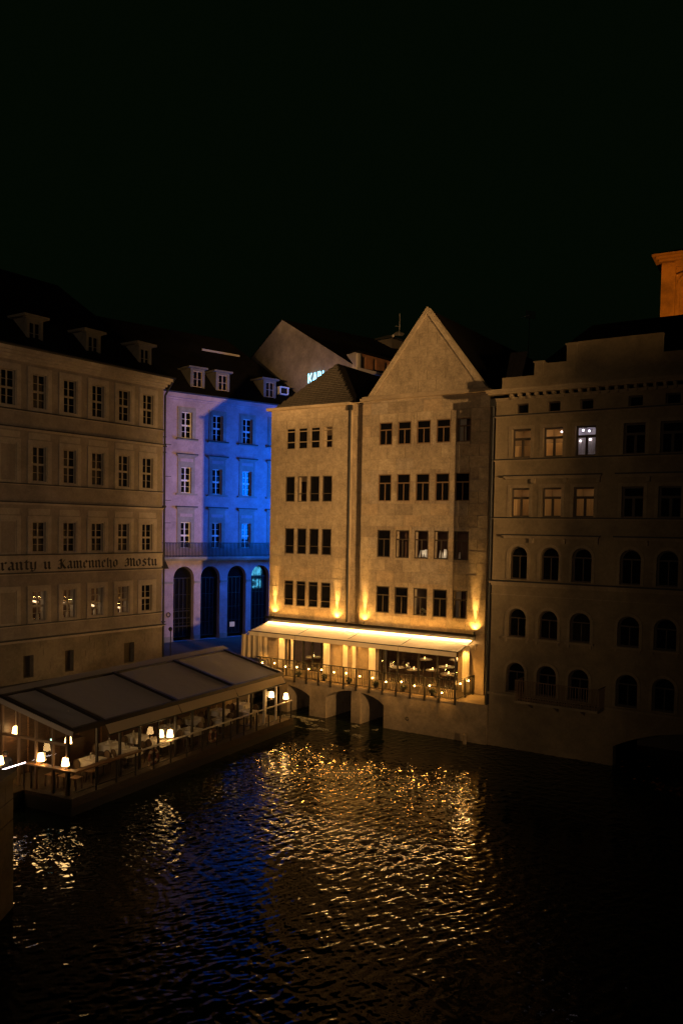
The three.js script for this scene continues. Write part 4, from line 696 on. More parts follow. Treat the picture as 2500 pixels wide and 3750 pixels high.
  // lit rooms: café curtains below, brighter white room in the third
  cs.slice(0, 3).forEach((c, k) => {
    for (const r of [1, 2]) {
      const [a, b, w] = sq[r], white = r === 1 && k === 2, cl = white ? col(0.85, 0.75, 1) : col(1, 0.55, 0.2), p = r === 1 ? [0.55, 1.15, 0.3][k] : [0.55, 0.42, 0.3][k];
      litRoom(t, c - 0.72, c + 0.72, a - 0.15, b + 0.3, -0.52, 1.5, white ? M.frameWhite : M.room, cl, p, white ? [c - 0.22, b - 0.12, -1.2] : [c + 0.2, b - 0.15, -1.2]);
      if (!white) mesh('cafe_curtain', drape(c - w + 0.02, c + w - 0.02, a + 0.05, a + (r === 1 ? [0.62, 0.7, 0][k] : [1.02, 0.95, 0.9][k]), -0.34, 9, 0.012, 0, 60), M.blind, t);
      else mesh('cafe_curtain', drape(c - w + 0.02, c + w - 0.02, a + 0.05, a + 1.0, -0.4, 7, 0.01, 0, 60), M.netCurtain, t);
    }
  });
  for (const [dx, y] of [[-0.35, 15.55], [0.12, 15.6]]) { const q = mesh('lamp_bulb', new THREE.SphereGeometry(0.045, 12, 8).translate(cs[2] + dx, ry(y), -0.33), G.white, t); }
  { const q = mesh('lamp_bulb', new THREE.SphereGeometry(0.05, 12, 8).translate(cs[2] - 0.24, ry(16.08), -0.36), G.white, t); const q2 = mesh('lamp_bulb', new THREE.SphereGeometry(0.045, 12, 8).translate(cs[1] + 0.3, ry(16.06), -0.36), G.white, t); }
  // balcony
  const x0 = rs(1.96) - 0.05, x1 = rs(6.2), yb = ry(2.26), b = mesh('balcony', box(x0, x1, yb - 0.12, yb, 0.11, 1.15), M.rightTrim, t);
  mesh('rail', merge([box(x0, x1, yb + 0.96, yb + 1.0, 1.08, 1.12), box(x0, x1, yb + 0.1, yb + 0.13, 1.085, 1.115), box(x0, x0 + 0.04, yb + 0.96, yb + 1.0, 0.01, 1.08), box(x1 - 0.04, x1, yb + 0.96, yb + 1.0, 0.01, 1.08)]), M.frameBrown, b);
  const bl = box(-0.014, 0.014, yb, yb + 0.96, 1.087, 1.113); for (let x = x0 + 0.02; x < x1; x += 0.13) { const m = mesh('baluster', bl, M.frameBrown, b); m.position.x = x; }
  const bs2 = box(-0.013, 0.013, yb, yb + 0.96, -0.013, 0.013); for (let z = 0.15; z < 1.05; z += 0.13) for (const x of [x0 + 0.02, x1 - 0.02]) { const m = mesh('baluster', bs2, M.frameBrown, b); m.position.set(x, 0, z); }
  for (const x of [x0 + 0.5, x0 + 1.8, x0 + 3.1]) mesh('bracket', tri3([[[x, yb - 0.12, 0.12], [x, yb - 0.12, 0.95], [x, yb - 0.5, 0.12]], [[x + 0.08, yb - 0.12, 0.12], [x + 0.08, yb - 0.12, 0.95], [x + 0.08, yb - 0.5, 0.12]], [[x, yb - 0.12, 0.95], [x + 0.08, yb - 0.12, 0.95], [x + 0.08, yb - 0.5, 0.12], [x, yb - 0.5, 0.12]]]), M.rightTrim, t);
  mesh('drain_pipe', merge([bar([-0.13, 1.9, 0.05], [-0.13, top, 0.05], 0.07, 8), box(-0.28, 0, top - 0.35, top, -0.06, 0.16)]), M.zinc, t);
  mesh('gutter_return', box(-0.34, -0.02, 2.0, top - 0.4, -0.6, -0.2), M.zinc, t);
}

// ------------------------------------------------------------------ houses and tower behind
{
  const f = { pos: [-3.037, 0, -72.0], turn: turnOf(0.64011, 0.76828) };
  const t = thing('gabled_club_house', 'plain grey gable wall behind with a blue neon sign', 'house', f.pos, f.turn);
  mesh('gable_wall', slab(poly([[-13, 2.05], [-1, 2.05], [-1, 17.2], [7, 17.2], [7, 23.2], [-3.94, 29.1], [-13, 24.2]]), -0.4, 0), M.kapWall, t);
  mesh('roof', tri3([[[-3.94, 29.15, 0.05], [7.1, 23.18, 0.05], [7.1, 23.18, -16], [-3.94, 29.15, -16]], [[-3.94, 29.15, 0.05], [-13.1, 24.15, 0.05], [-13.1, 24.15, -16], [-3.94, 29.15, -16]]]), M.roof, t);
  mesh('side_wall', merge([box(-13, -12.6, 2.05, 24.1, -16, -0.41), box(6.6, 7, 17.2, 23.1, -16, -0.41)]), M.core, t);
  const n = thing('neon_sign', 'blue white neon letters spelling KAR on the grey gable wall', 'neon sign', local(f, 0, 23.14, 0.06), f.turn);
  const H = 0.76, Kk = [[[0, 0], [0, H]], [[0.08, 0], [0.08, H]], [[0.1, 0.3], [0.42, H]], [[0.18, 0.3], [0.52, H]], [[0.14, 0.36], [0.44, 0]], [[0.22, 0.36], [0.54, 0]]], A = [[[0, 0], [0.22, H], [0.3, H], [0.52, 0]], [[0.08, 0], [0.26, H * 0.8], [0.44, 0]], [[0.12, 0.2], [0.4, 0.2]]], Rt = [[[0, 0], [0, H], [0.3, H], [0.42, H - 0.14], [0.4, 0.4], [0.28, 0.32], [0.1, 0.32]], [[0.08, 0], [0.08, H - 0.08], [0.28, H - 0.08], [0.34, H - 0.18], [0.3, 0.42], [0.1, 0.42]], [[0.2, 0.32], [0.44, 0]], [[0.28, 0.32], [0.52, 0]]], Ll = [[[0, H], [0, 0], [0.36, 0]], [[0.08, H], [0.08, 0.08], [0.36, 0.08]]];
  [[Kk, 0.02], [A, 0.66], [Rt, 1.32], [Ll, 1.98]].forEach(([s, x]) => mesh('neon_letter', NEON(s, 0.017).translate(x, 0, 0), G.neonWhite, n));
  point(n, 1, 0.4, 0.35, col(0.1, 0.5, 1), 0.25, 3);
}
{
  const f = { pos: [1.166, 0, -67], turn: turnOf(0.64279, -0.76604) };
  const t = thing('attic_house', 'brown attic storey with narrow windows rising behind the stone house', 'house', [1.166, 1.29, -67], f.turn);
  t.scale.setScalar(0.8816);
  const s = poly([[0, 22.5], [9, 22.5], [9, 26.55], [0, 26.55]]), w = [[0.25, 0.85], [1.9, 2.35], [3.6, 4.2], [5.4, 6.0]]; for (const [a, b] of w) s.holes.push(rectHole(a, b, 25.2, 26.35));
  mesh('wall', slab(s, -0.4, 0), M.brick, t); for (const [a, b] of w) windowPart(t, a, b, 25.2, 26.35, -0.15, { frame: M.frameDark, fw: 0.06, vs: [0.5], mw: 0.05 });
  mesh('side_wall', box(-0.3, 0, 23.5, 26.5, -0.6, 0.02), M.flashing, t);
  mesh('ledge', merge([box(-1.5, 9, 24.7, 25.0, 0.01, 0.9)]), M.flashing, t);
  mesh('dormer_gable', tri3([[[-1.65, 26.15, -0.2], [-0.3, 26.62, -0.2], [-0.3, 25.2, -0.2]]]), M.flashing, t);
  mesh('eave', box(-0.4, 9.2, 26.56, 26.7, -0.9, 0.3), M.roof, t);
  mesh('roof', tri3([[[-0.4, 26.71, 0.3], [9.2, 26.71, 0.3], [9.2, 27.2, -0.9], [0.6, 27.2, -0.9]]]), M.roof, t);
  mesh('drain_pipe', bar([0.05, 24.9, 0.07], [0.05, 26.6, 0.07], 0.06), M.zinc, t);
}
{
  const f = { pos: [3.976, 0, -80.0], turn: turnOf(0.64279, -0.76604) };
  const t = thing('roof_turret', 'low dark roof turret with a thin mast behind the gable', 'turret', f.pos, f.turn);
  mesh('body', box(0.6, 5, 24, 28.9, -4, 0), M.tile, t); mesh('roof', tri3([[[0.0, 28.8, 0.5], [5.6, 28.8, 0.5], [2.9, 29.9, -2]], [[0, 28.8, 0.5], [2.9, 29.9, -2], [0, 28.8, -4.5]], [[5.6, 28.8, 0.5], [2.9, 29.9, -2], [5.6, 28.8, -4.5]]]), M.tile, t);
  mesh('finial', new THREE.SphereGeometry(0.15, 10, 8).translate(0.25, 29.0, 0.4), M.flashing, t);
  mesh('cap', new THREE.ConeGeometry(0.7, 0.35, 4).translate(3.0, 30.0, -1), M.flashing, t);
  mesh('mast', merge([bar([2.6, 29.6, -0.6], [2.6, 31.7, -0.6], 0.025), bar([1.95, 30.35, -0.6], [2.75, 30.5, -0.6], 0.018)]), M.flashing, t);
}
{ // tower, floodlit orange
  const X = 34.35, Z = -92.9;
  const t = thing('stone_tower', 'square orange lit tower with wide eaves at the right edge', 'tower', [X, 0, Z], -0.49);
  
  mesh('shaft', box(-0.3, 6.6, 2, 40.35, -6.5, -0.35), M.towerStone, t);
  mesh('pilaster', box(-0.3, 1.15, 2, 40.25, -0.349, 0), M.towerStone, t); mesh('pilaster', box(5.2, 6.6, 2, 40.25, -0.349, 0), M.towerStone, t);
  mesh('frieze', merge([box(-0.3, 6.6, 39.75, 40.35, -0.34, -0.1), box(0.1, 0.5, 39.80, 40.15, 0.002, 0.06), box(0.7, 1.0, 39.80, 40.15, 0.002, 0.06)]), M.towerStone, t);
  { const o = archHole(1.3, 5.0, 34.25, 37.75, 1.35); o.holes.push(archHole(1.6, 4.7, 34.35, 37.75, 1.1)); mesh('arch_moulding', slab(o, -0.34, -0.12), M.towerStone, t); mesh('hood_mould', tri3([[[1.16, 38.85, 0], [3.1, 39.35, 0], [3.1, 39.20, 0], [1.16, 38.73, 0]], [[1.16, 38.85, 0], [3.1, 39.35, 0], [3.1, 39.35, -0.33], [1.16, 38.85, -0.33]], [[5.2, 38.85, 0], [3.1, 39.35, 0], [3.1, 39.20, 0], [5.2, 38.73, 0]], [[5.2, 38.85, 0], [3.1, 39.35, 0], [3.1, 39.35, -0.33], [5.2, 38.85, -0.33]]]), M.towerStone, t); }
  mesh('eave', merge([box(-0.55, 6.85, 40.35, 40.60, -6.8, 0.3), box(-0.85, 7.15, 40.60, 40.85, -7.1, 0.6), box(-1.2, 7.5, 40.85, 41.05, -7.5, 1.0)]), M.towerStone, t);
  mesh('roof', new THREE.ConeGeometry(6.0, 1.6, 4).rotateY(Math.PI / 4).translate(3.1, 41.86, -3.2), M.roof, t);
  const fl = thing('floodlight', 'orange floodlight on the dark roofs below the tower', 'floodlight', [X - 3, 27, Z + 16], 0.2);
  mesh('housing', new RoundedBoxGeometry(0.7, 0.5, 0.3, 2, 0.04).translate(0, 0.25, 0), M.iron, fl); mesh('lamp_lens', new THREE.PlaneGeometry(0.6, 0.4).rotateY(Math.PI).translate(0, 0.25, -0.16), G.uplamp, fl);
  spot(fl, 0, 0.3, -0.3, 5, 10, -16, col(1, 0.32, 0.02), 950, R(30), 1, 6);
}
{ // dark roofs in front of the tower
  const t = thing('dark_roof_house', 'unlit black roof silhouette with small chimney below the tower', 'house', [26, 0, -74], 0.5);
  mesh('body', box(-6, 16, 2.05, 22, -12, 0), M.core, t);
  mesh('roof', tri3([[[-6.5, 22, 0.4], [16.5, 22, 0.4], [16.5, 28.2, -6], [-2.5, 26.9, -6]], [[-6.5, 22, 0.4], [-2.5, 26.9, -6], [-6.5, 22, -12]], [[16.5, 28.2, -6], [-2.5, 26.9, -6], [-6.5, 22, -12], [16.5, 22, -12]]]), M.roof, t);
  mesh('vent_hood', tri3([[[3.0, 28.1, -5.5], [5.6, 28.3, -5.5], [4.3, 28.6, -5.5]], [[3.2, 27.1, -5.5], [5.4, 27.1, -5.5], [5.6, 28.3, -5.5], [3.0, 28.1, -5.5]]]), M.roof, t);
}
{ // slatted roof vent with a walkway
  const t = thing('roof_vent', 'faint pale slatted vent with a small walkway high on the dark roof', 'roof vent', [16.4, 30.9, -80], 0.35);
  for (let i = 0; i < 9; i++) mesh('slat', box(0.45 + i * 0.12, 0.49 + i * 0.12, 0, 0.72, -0.03, 0.03), M.tile, t);
  mesh('walkway', beam([-0.1, 0.0, 0.1], [0.75, 0.3, 0.1], 0.05, 0.05), M.flashing, t); mesh('mount', bar([0.9, -9.5, -0.2], [0.9, 0.1, -0.1], 0.03), M.roof, t);
}

// ------------------------------------------------------------------ floating restaurant pavilion
const DECK = 0.65;
{
  const t = thing('pontoon', 'dark low pontoon deck carrying the glazed restaurant pavilion', 'pontoon', PAV.pos, PAV.turn);
  mesh('hull', merge([box(-15.25, 0.75, -0.6, 0.5, -4.6, -0.18), box(-17.2, -15.252, -0.6, 0.5, -4.6, -2.62)]), M.hull, t);
  for (let i = 0, z = -4.6; z < -0.2; i++, z += 0.222) mesh('deck_board', box(z > -2.7 ? -15.25 : -17.2, 0.75, 0.505, DECK, z, z + 0.212), M.deck, t);
  mesh('edge_board', box(-15.25, 0.76, 0.34, DECK + 0.03, -0.175, -0.12), M.deck, t);
}
{
  const t = thing('restaurant_pavilion', 'long glazed pavilion with a sloping fabric roof on the pontoon', 'pavilion', PAV.pos, PAV.turn);
  const zf = -0.55, zr = -4.25, yf = 3.1, yr = 4.0, slope = (z) => yf + (yr - yf) * (zf - z) / (zf - zr), x0 = -14.95, x1 = 0.15, bx = [x1, -4.25, -8.6, -13.2, x0];
  for (let k = 0; k + 1 < bx.length; k++) mesh('roof_panel', sheet([[bx[k + 1] + 0.07, yf + 0.02, zf - 0.08], [bx[k] - 0.07, yf + 0.02, zf - 0.08], [bx[k] - 0.07, yr + 0.02, zr + 0.08], [bx[k + 1] + 0.07, yr + 0.02, zr + 0.08]], 24, 20, (s, p) => -0.07 * Math.sin(s * Math.PI) * Math.sin(p * Math.PI) + 0.012 * Math.sin(s * 9 + p * 4) * Math.sin(p * 7) * Math.sin(s * Math.PI)), M.canopy, t);
  for (const x of bx) mesh('roof_beam', beam([x, yf + 0.05, zf], [x, yr + 0.05, zr], 0.16, 0.16), M.iron, t);
  mesh('front_gutter', box(x0 - 0.08, x1 + 0.08, yf - 0.1, yf + 0.1, zf - 0.08, zf + 0.1), M.iron, t);
  mesh('rear_beam', box(x0 - 0.08, x1 + 0.08, yr - 0.08, yr + 0.08, zr - 0.12, zr + 0.06), M.iron, t);
  mesh('rear_flashing', sheet([[x0 - 0.3, yr + 0.1, zr - 0.08], [x1 + 0.6, yr + 0.1, zr - 0.08], [x1 + 0.6, yr + 0.22, zr - 0.55], [x0 - 0.3, yr + 0.22, zr - 0.55]]), M.flashing, t);
  mesh('gable_board', beam([x0 - 0.1, yf - 0.06, zf + 0.25], [x0 - 0.1, yr - 0.06, zr - 0.1], 0.04, 0.2), M.flashing, t);
  mesh('rear_wall', box(x0, x1, DECK, yr - 0.1, zr - 0.1, zr - 0.02), M.woodDark, t);
  for (const x of [-13.6, -12.2, -10.8, -9.4, -8, -6.6, -5.2, -3.8, -2.4, -1.0]) mesh('wall_batten', box(x, x + 0.06, DECK, 3.6, zr - 0.018, zr + 0.01), M.wood, t);
  // drop awning in front, three lengths
  const ab = [x1 - 0.1, -4.3, -8.65, -13.2]; for (let k = 0; k + 1 < ab.length; k++) mesh('drop_awning', sheet([[ab[k + 1] + 0.03, yf - 0.08, zf + 0.1], [ab[k] - 0.03, yf - 0.08, zf + 0.1], [ab[k] - 0.03, 2.66, -0.22], [ab[k + 1] + 0.03, 2.66, -0.22]], 30, 6, (s, p) => 0.012 * Math.sin(s * 24) * p), M.canopyUnder, t);
  mesh('awning_bar', bar([-13.25, 2.65, -0.21], [0.1, 2.65, -0.21], 0.035, 8), M.iron, t);
  mesh('awning_end', tri3([[[0.08, 2.66, -0.22], [0.08, 3.02, -0.45], [0.1, 2.42, -0.62]]]), M.valance, t);
  for (const x of [-9.75]) mesh('awning_arm', merge([bar([x, 2.95, -0.55], [x, 2.66, -0.25], 0.02), box(x - 0.04, x + 0.04, 2.4, 2.66, -0.3, -0.2)]), M.iron, t);
  // posts and panes along the river front
  const px = [-14.9, -13.4, -12.1, -10.9, -9.7, -8.55, -7.35, -6.1, -4.9, -3.7, -2.5, -1.3, -0.15];
  px.forEach((x, i) => mesh('post', box(x - 0.04, x + 0.04, DECK, yf - 0.1, -0.72, -0.62), i > 10 ? M.frameLight : M.iron, t));
  for (let i = 0; i + 1 < px.length; i++) { if (![3, 4, 10, 11].includes(i)) continue; const p = mesh('pane', new THREE.PlaneGeometry(px[i + 1] - px[i] - 0.09, 2.3), M.clear, t); p.position.set((px[i] + px[i + 1]) / 2, DECK + 1.18, -0.66); }
  // glazed gable at the left end
  const gz = [-4.15, -3.25, -2.3, -1.4, -0.68]; mesh('transom', box(x0 - 0.05, x0 + 0.05, 2.52, 2.62, zr, -0.63), M.frameBrown, t);
  gz.forEach((z) => mesh('post', box(x0 - 0.05, x0 + 0.05, DECK, slope(z) - 0.08, z - 0.04, z + 0.04), M.frameBrown, t));
  for (let i = 0; i + 1 < gz.length; i++) { const a = gz[i] + 0.045, b = gz[i + 1] - 0.045; mesh('pane', tri3([[[x0, 2.63, a], [x0, 2.63, b], [x0, slope(b) - 0.1, b], [x0, slope(a) - 0.1, a]]]), M.clear, t); mesh('pane', tri3([[[x0, DECK + 0.05, a], [x0, DECK + 0.05, b], [x0, 2.51, b], [x0, 2.51, a]]]), M.clear, t); }
  // right end: slim posts and pane
  for (const z of [-2.6, -1.5]) mesh('post', box(x1 - 0.05, x1 + 0.03, DECK, slope(z) - 0.1, z - 0.04, z + 0.04), M.frameLight, t);
  // ceiling strip lamps
  mesh('ceiling_lamp', box(-9.9, -9.2, 3.02, 3.05, -1.9, -1.8), glow(1.2, 0.7, 0.25), t); point(t, -9.55, 2.9, -1.85, col(1, 0.6, 0.22), 0.3, 4);
  mesh('ceiling_lamp', box(-2.4, -1.7, 3.02, 3.05, -1.9, -1.8), glow(1.2, 0.7, 0.25), t); point(t, -2.05, 2.9, -1.85, col(1, 0.6, 0.22), 0.16, 4);
  mesh('ceiling_lamp', box(-13.4, -13.1, 2.98, 3.02, -2.6, -2.5), glow(2.2, 1.4, 0.7), t); point(t, -13.25, 2.88, -2.55, col(1, 0.62, 0.3), 0.2, 4);
  mesh('till_screen', box(-13.9, -13.7, 2.15, 2.32, -2.66, -2.64), glow(1.2, 3, 2.6), t);
  mesh('bar_cabinet', merge([box(-12.6, -11.2, DECK, 1.75, -4.2, -3.5), box(-12.6, -12.55, 1.75, 2.6, -4.2, -4.1)]), M.woodDark, t);
}
// outer railing with a wooden ledge at the left end
{
  const t = thing('pontoon_railing', 'railing along the pontoon edge ending in a wooden bar ledge', 'railing', PAV.pos, PAV.turn);
  const xs = []; for (let x = 0.58; x > -15.1; x -= 1.12) xs.push(x);
  const pg = box(-0.025, 0.025, DECK - 0.25, 1.62, -0.025, 0.025); xs.forEach((x) => { const m = mesh('post', pg, M.iron, t); m.position.set(x, 0, -0.15); });
  mesh('top_rail', box(-11.4, 0.62, 1.62, 1.67, -0.19, -0.11), M.frameLight, t);
  mesh('mid_rail', box(-15, 0.6, 0.86, 0.89, -0.165, -0.135), M.iron, t);
  mesh('bar_ledge', box(-15.12, -11.4, 1.6, 1.66, -0.38, -0.1), M.wood, t);
  mesh('bar_ledge', box(-15.16, -14.86, 1.6, 1.661, -2.62, -0.381), M.wood, t);
  for (const z of [-2.5, -1.3]) mesh('post', box(-15.04, -14.98, DECK, 1.6, z - 0.03, z + 0.03), M.iron, t);
  for (let i = 0; i + 1 < xs.length; i++) { const p = mesh('pane', new THREE.PlaneGeometry(1.02, 0.62), M.clear, t); p.position.set((xs[i] + xs[i + 1]) / 2, 1.24, -0.15); }
}
{ // white light tube on the gangway rail
  const t = thing('light_tube', 'bright white light tube on the handrail at the far left', 'light tube', PAV.pos, PAV.turn);
  mesh('lamp_tube', bar([-16.3, 1.66, -2.66], [-15.12, 1.66, -2.7], 0.022, 8), G.white, t);
  const l = new THREE.RectAreaLight(col(1, 0.85, 0.8), 6, 1.1, 0.05); l.position.set(-15.7, 1.62, -2.68); l.rotation.x = -Math.PI / 2; t.add(l);
  mesh('rail', bar([-17.1, 1.62, -2.66], [-15.1, 1.62, -2.7], 0.03, 8), M.iron, t);
  for (const x of [-17, -16.1, -15.2]) mesh('rail_post', bar([x, DECK, -2.68], [x, 1.6, -2.68], 0.025), M.iron, t);
}
// shaded lamps: on the railing, on the ledge, inside
function shadedLamp(pos, label, hang) {
  const t = thing('shaded_lamp', label, 'lamp', pos, 0, 'shaded lamps of the pavilion');
  mesh('lamp_shade', new THREE.LatheGeometry([[0.085, 0.15], [0.1, 0.14], [0.145, -0.13], [0.14, -0.145]].map(([x, y]) => new THREE.Vector2(x, y)), 24), G.shade, t);
  mesh('shade_top', new THREE.CircleGeometry(0.086, 20).rotateX(-Math.PI / 2).translate(0, 0.148, 0), G.shade, t);
  if (hang) mesh('cord', bar([0, 0.15, 0], [0, hang, 0], 0.008), M.frameLight, t); else mesh('stem', merge([bar([0, -0.26, 0], [0, -0.1, 0], 0.012), new THREE.CylinderGeometry(0.06, 0.07, 0.02, 16).translate(0, -0.265, 0)]), M.iron, t);
  point(t, 0, 0, 0, col(1, 0.56, 0.18), 0.1, 5);
}
shadedLamp(local(PAV, 0.02, 1.97, -0.15), 'glowing shaded lamp at the far right end of the pontoon railing');
shadedLamp(local(PAV, -9.6, 1.97, -0.12), 'glowing shaded lamp on the middle of the pontoon railing', 0.62);
shadedLamp(local(PAV, -15.0, 1.94, -2.0), 'left glowing lamp on the wooden bar ledge');
shadedLamp(local(PAV, -15.0, 1.94, -0.72), 'right glowing lamp on the wooden bar ledge, by the pavilion corner');
shadedLamp(local(PAV, -16.1, 1.94, -2.95), 'glowing shaded lamp cut by the left edge of the photo');
shadedLamp(local(PAV, -14.45, 2.62, -3.98), 'glowing lamp high inside the glazed gable on the left', 1.2);
shadedLamp(local(PAV, -13.6, 2.31, -2.0), 'glowing lamp behind the corner post of the glazed gable', 1.2);
shadedLamp(local(PAV, -9.2, 1.78, -0.95), 'glowing shaded lamp just inside the pavilion behind the middle railing lamp');
shadedLamp(local(PAV, 0.35, 1.88, -1.25), 'glowing shaded lamp inside the right end of the pavilion');
// tables
function squareTable() {
  const t = new THREE.Group(); t.name = numbered('dining_table');
  mesh('table_top', box(-0.4, 0.4, 0.71, 0.75, -0.4, 0.4), M.linen, t);
  const c = sheet([[-0.42, 0.752, -0.42], [0.42, 0.752, -0.42], [0.42, 0.752, 0.42], [-0.42, 0.752, 0.42]], 4, 4); mesh('tablecloth', merge([c, ...[0, 1, 2, 3].map((k) => { const g = sheet([[-0.42, 0.752, 0.42], [0.42, 0.752, 0.42], [0.44, 0.5, 0.45], [-0.44, 0.5, 0.45]], 20, 3); const a = g.attributes.position; for (let i = 0; i < a.count; i++) if (a.getY(i) < 0.74) a.setZ(i, a.getZ(i) + 0.015 * Math.sin(a.getX(i) * 22)); g.computeVertexNormals(); return g.rotateY(k * Math.PI / 2); })]), M.linen, t);
  mesh('pedestal', merge([bar([0, 0, 0], [0, 0.71, 0], 0.035), box(-0.22, 0.22, 0, 0.03, -0.22, 0.22)]), M.iron, t);
  for (const [x, z] of [[-0.2, 0], [0.2, 0.05]]) mesh('plate', new THREE.CylinderGeometry(0.11, 0.08, 0.014, 18).translate(x, 0.762, z), M.china, t);
  for (const [x, z] of [[-0.12, 0.2], [0.14, -0.2], [0.05, 0.25]]) mesh('wine_glass', new THREE.LatheGeometry([[0.03, 0], [0.004, 0.01], [0.004, 0.08], [0.035, 0.12], [0.03, 0.18]].map(([a, b]) => new THREE.Vector2(a, b)), 12).translate(x, 0.756, z), M.glassware, t);
  mesh('folded_napkin', new THREE.ConeGeometry(0.05, 0.17, 4).translate(-0.05, 0.84, -0.1), M.linen, t);
  return t;
}
const dt = squareTable(), where = ['far right rear', 'far right front', 'second from the right at the rear', 'third from the right at the front', 'right of the middle at the rear', 'middle, at the front', 'left of the middle at the rear', 'beside the middle lamp', 'third from the left at the rear', 'third from the left at the front', 'second from the left at the front', 'by the pavilion corner post'];
[[-0.55, -2.6], [-1.9, -1.35], [-2.5, -2.7], [-4.2, -1.35], [-4.7, -2.7], [-6.6, -1.35], [-6.7, -2.6], [-8.7, -1.35], [-8.85, -2.7], [-10.8, -1.4], [-10.5, -2.65], [-12.7, -1.6]].forEach(([x, z], i) => {
  const lab = `white clothed square table in the pavilion, ${where[i]}`, p = local(PAV, x, DECK, z), a = PAV.turn + rr(-0.06, 0.06);
  if (!i) { dt.userData = { label: lab, category: 'table', group: 'tables in the pavilion' }; dt.position.set(...p); dt.rotation.y = a; scene.add(dt); } else copy(dt, lab, p, a, 'tables in the pavilion');
  for (const d of [-1, 1]) chair(local(PAV, x + d * 0.62, DECK, z + rr(-0.08, 0.08)), PAV.turn - d * Math.PI / 2 + rr(-0.2, 0.2), `dark chair ${d < 0 ? 'left' : 'right'} of the pavilion table ${where[i]}`, 'pavilion chairs');
});
// slatted stools by the ledge
function stool(x, z, label) {
  const t = thing('bar_stool', label, 'stool', local(PAV, x, DECK, z), PAV.turn + 0.1, 'slatted stools by the bar ledge');
  for (let i = 0; i < 5; i++) mesh('slat', box(-0.2, 0.2, 0.44, 0.465, -0.19 + i * 0.078, -0.125 + i * 0.078), M.wood, t);
  for (const [a, b] of [[-1, -1], [1, -1], [-1, 1], [1, 1]]) mesh('leg', box(a * 0.17 - 0.02, a * 0.17 + 0.02, 0, 0.44, b * 0.16 - 0.02, b * 0.16 + 0.02), M.chair, t);
}
stool(-14.35, -2.1, 'slatted wooden stool, leftmost under the bar ledge'); stool(-14.25, -1.55, 'slatted wooden stool in the middle under the bar ledge'); stool(-14.2, -1.0, 'slatted wooden stool under the bar ledge nearest the corner'); stool(-13.2, -1.15, 'slatted wooden stool standing alone right of the corner post');
{ const t = thing('menu_board', 'small tilted white menu card stand behind the bar ledge', 'menu', local(PAV, -12.9, 1.66, -0.28), PAV.turn + 0.5); mesh('card', box(-0.06, 0.06, 0, 0.16, -0.005, 0.005).rotateX(-0.4), M.linen, t); }
for (const [x, l] of [[-10.55, 'left'], [-6.35, 'right']]) { // life rings on the railing
  const t = thing('life_ring', `pale life ring hung inside the pontoon railing, the ${l} one`, 'life ring', local(PAV, x, 1.18, -0.22), PAV.turn, 'life rings on the pontoon');
  mesh('ring', new THREE.TorusGeometry(0.27, 0.06, 10, 28), std([0.16, 0.05, 0.025], 0.7), t);
  for (let k = 0; k < 4; k++) mesh('band', new THREE.TorusGeometry(0.27, 0.064, 10, 6, 0.45).rotateZ(k * Math.PI / 2 + 0.5), M.canopyUnder, t);
}

// ------------------------------------------------------------------ people
function person(bones, head, cell, box3, mats, hands) {
  const [lo, hi] = box3, size = Math.max(hi[0] - lo[0], hi[1] - lo[1], hi[2] - lo[2]), n = Math.ceil(size / cell);
  const mc = new MarchingCubes(n, new THREE.MeshBasicMaterial(), false, false, 200000); mc.isolation = 0;
  const half = size / 2, cx = (lo[0] + hi[0]) / 2, cy = (lo[1] + hi[1]) / 2, cz = (lo[2] + hi[2]) / 2;
  for (let k = 0; k < n; k++) for (let j = 0; j < n; j++) for (let i = 0; i < n; i++) {
    const p = [cx + (i - n / 2) / (n / 2) * half, cy + (j - n / 2) / (n / 2) * half, cz + (k - n / 2) / (n / 2) * half]; let d = 9;
    for (const [a, b, ra, rb] of bones) { const ab = [b[0] - a[0], b[1] - a[1], b[2] - a[2]], l2 = ab[0] ** 2 + ab[1] ** 2 + ab[2] ** 2 || 1e-9; const t = Math.max(0, Math.min(1, ((p[0] - a[0]) * ab[0] + (p[1] - a[1]) * ab[1] + (p[2] - a[2]) * ab[2]) / l2)); const q = Math.hypot(p[0] - a[0] - ab[0] * t, p[1] - a[1] - ab[1] * t, p[2] - a[2] - ab[2] * t) - (ra + (rb - ra) * t); const h = Math.max(0.03 - Math.abs(d - q), 0) / 0.03; d = Math.min(d, q) - h * h * 0.03 / 4; }
    mc.field[i + j * n + k * n * n] = -d;
  }
  mc.update(); const c = mc.count, g = new THREE.BufferGeometry(); g.setAttribute('position', new THREE.BufferAttribute(mc.positionArray.slice(0, c * 3), 3)); g.setAttribute('normal', new THREE.BufferAttribute(mc.normalArray.slice(0, c * 3), 3)); g.scale(half, half, half); g.translate(cx, cy, cz); return g;
}
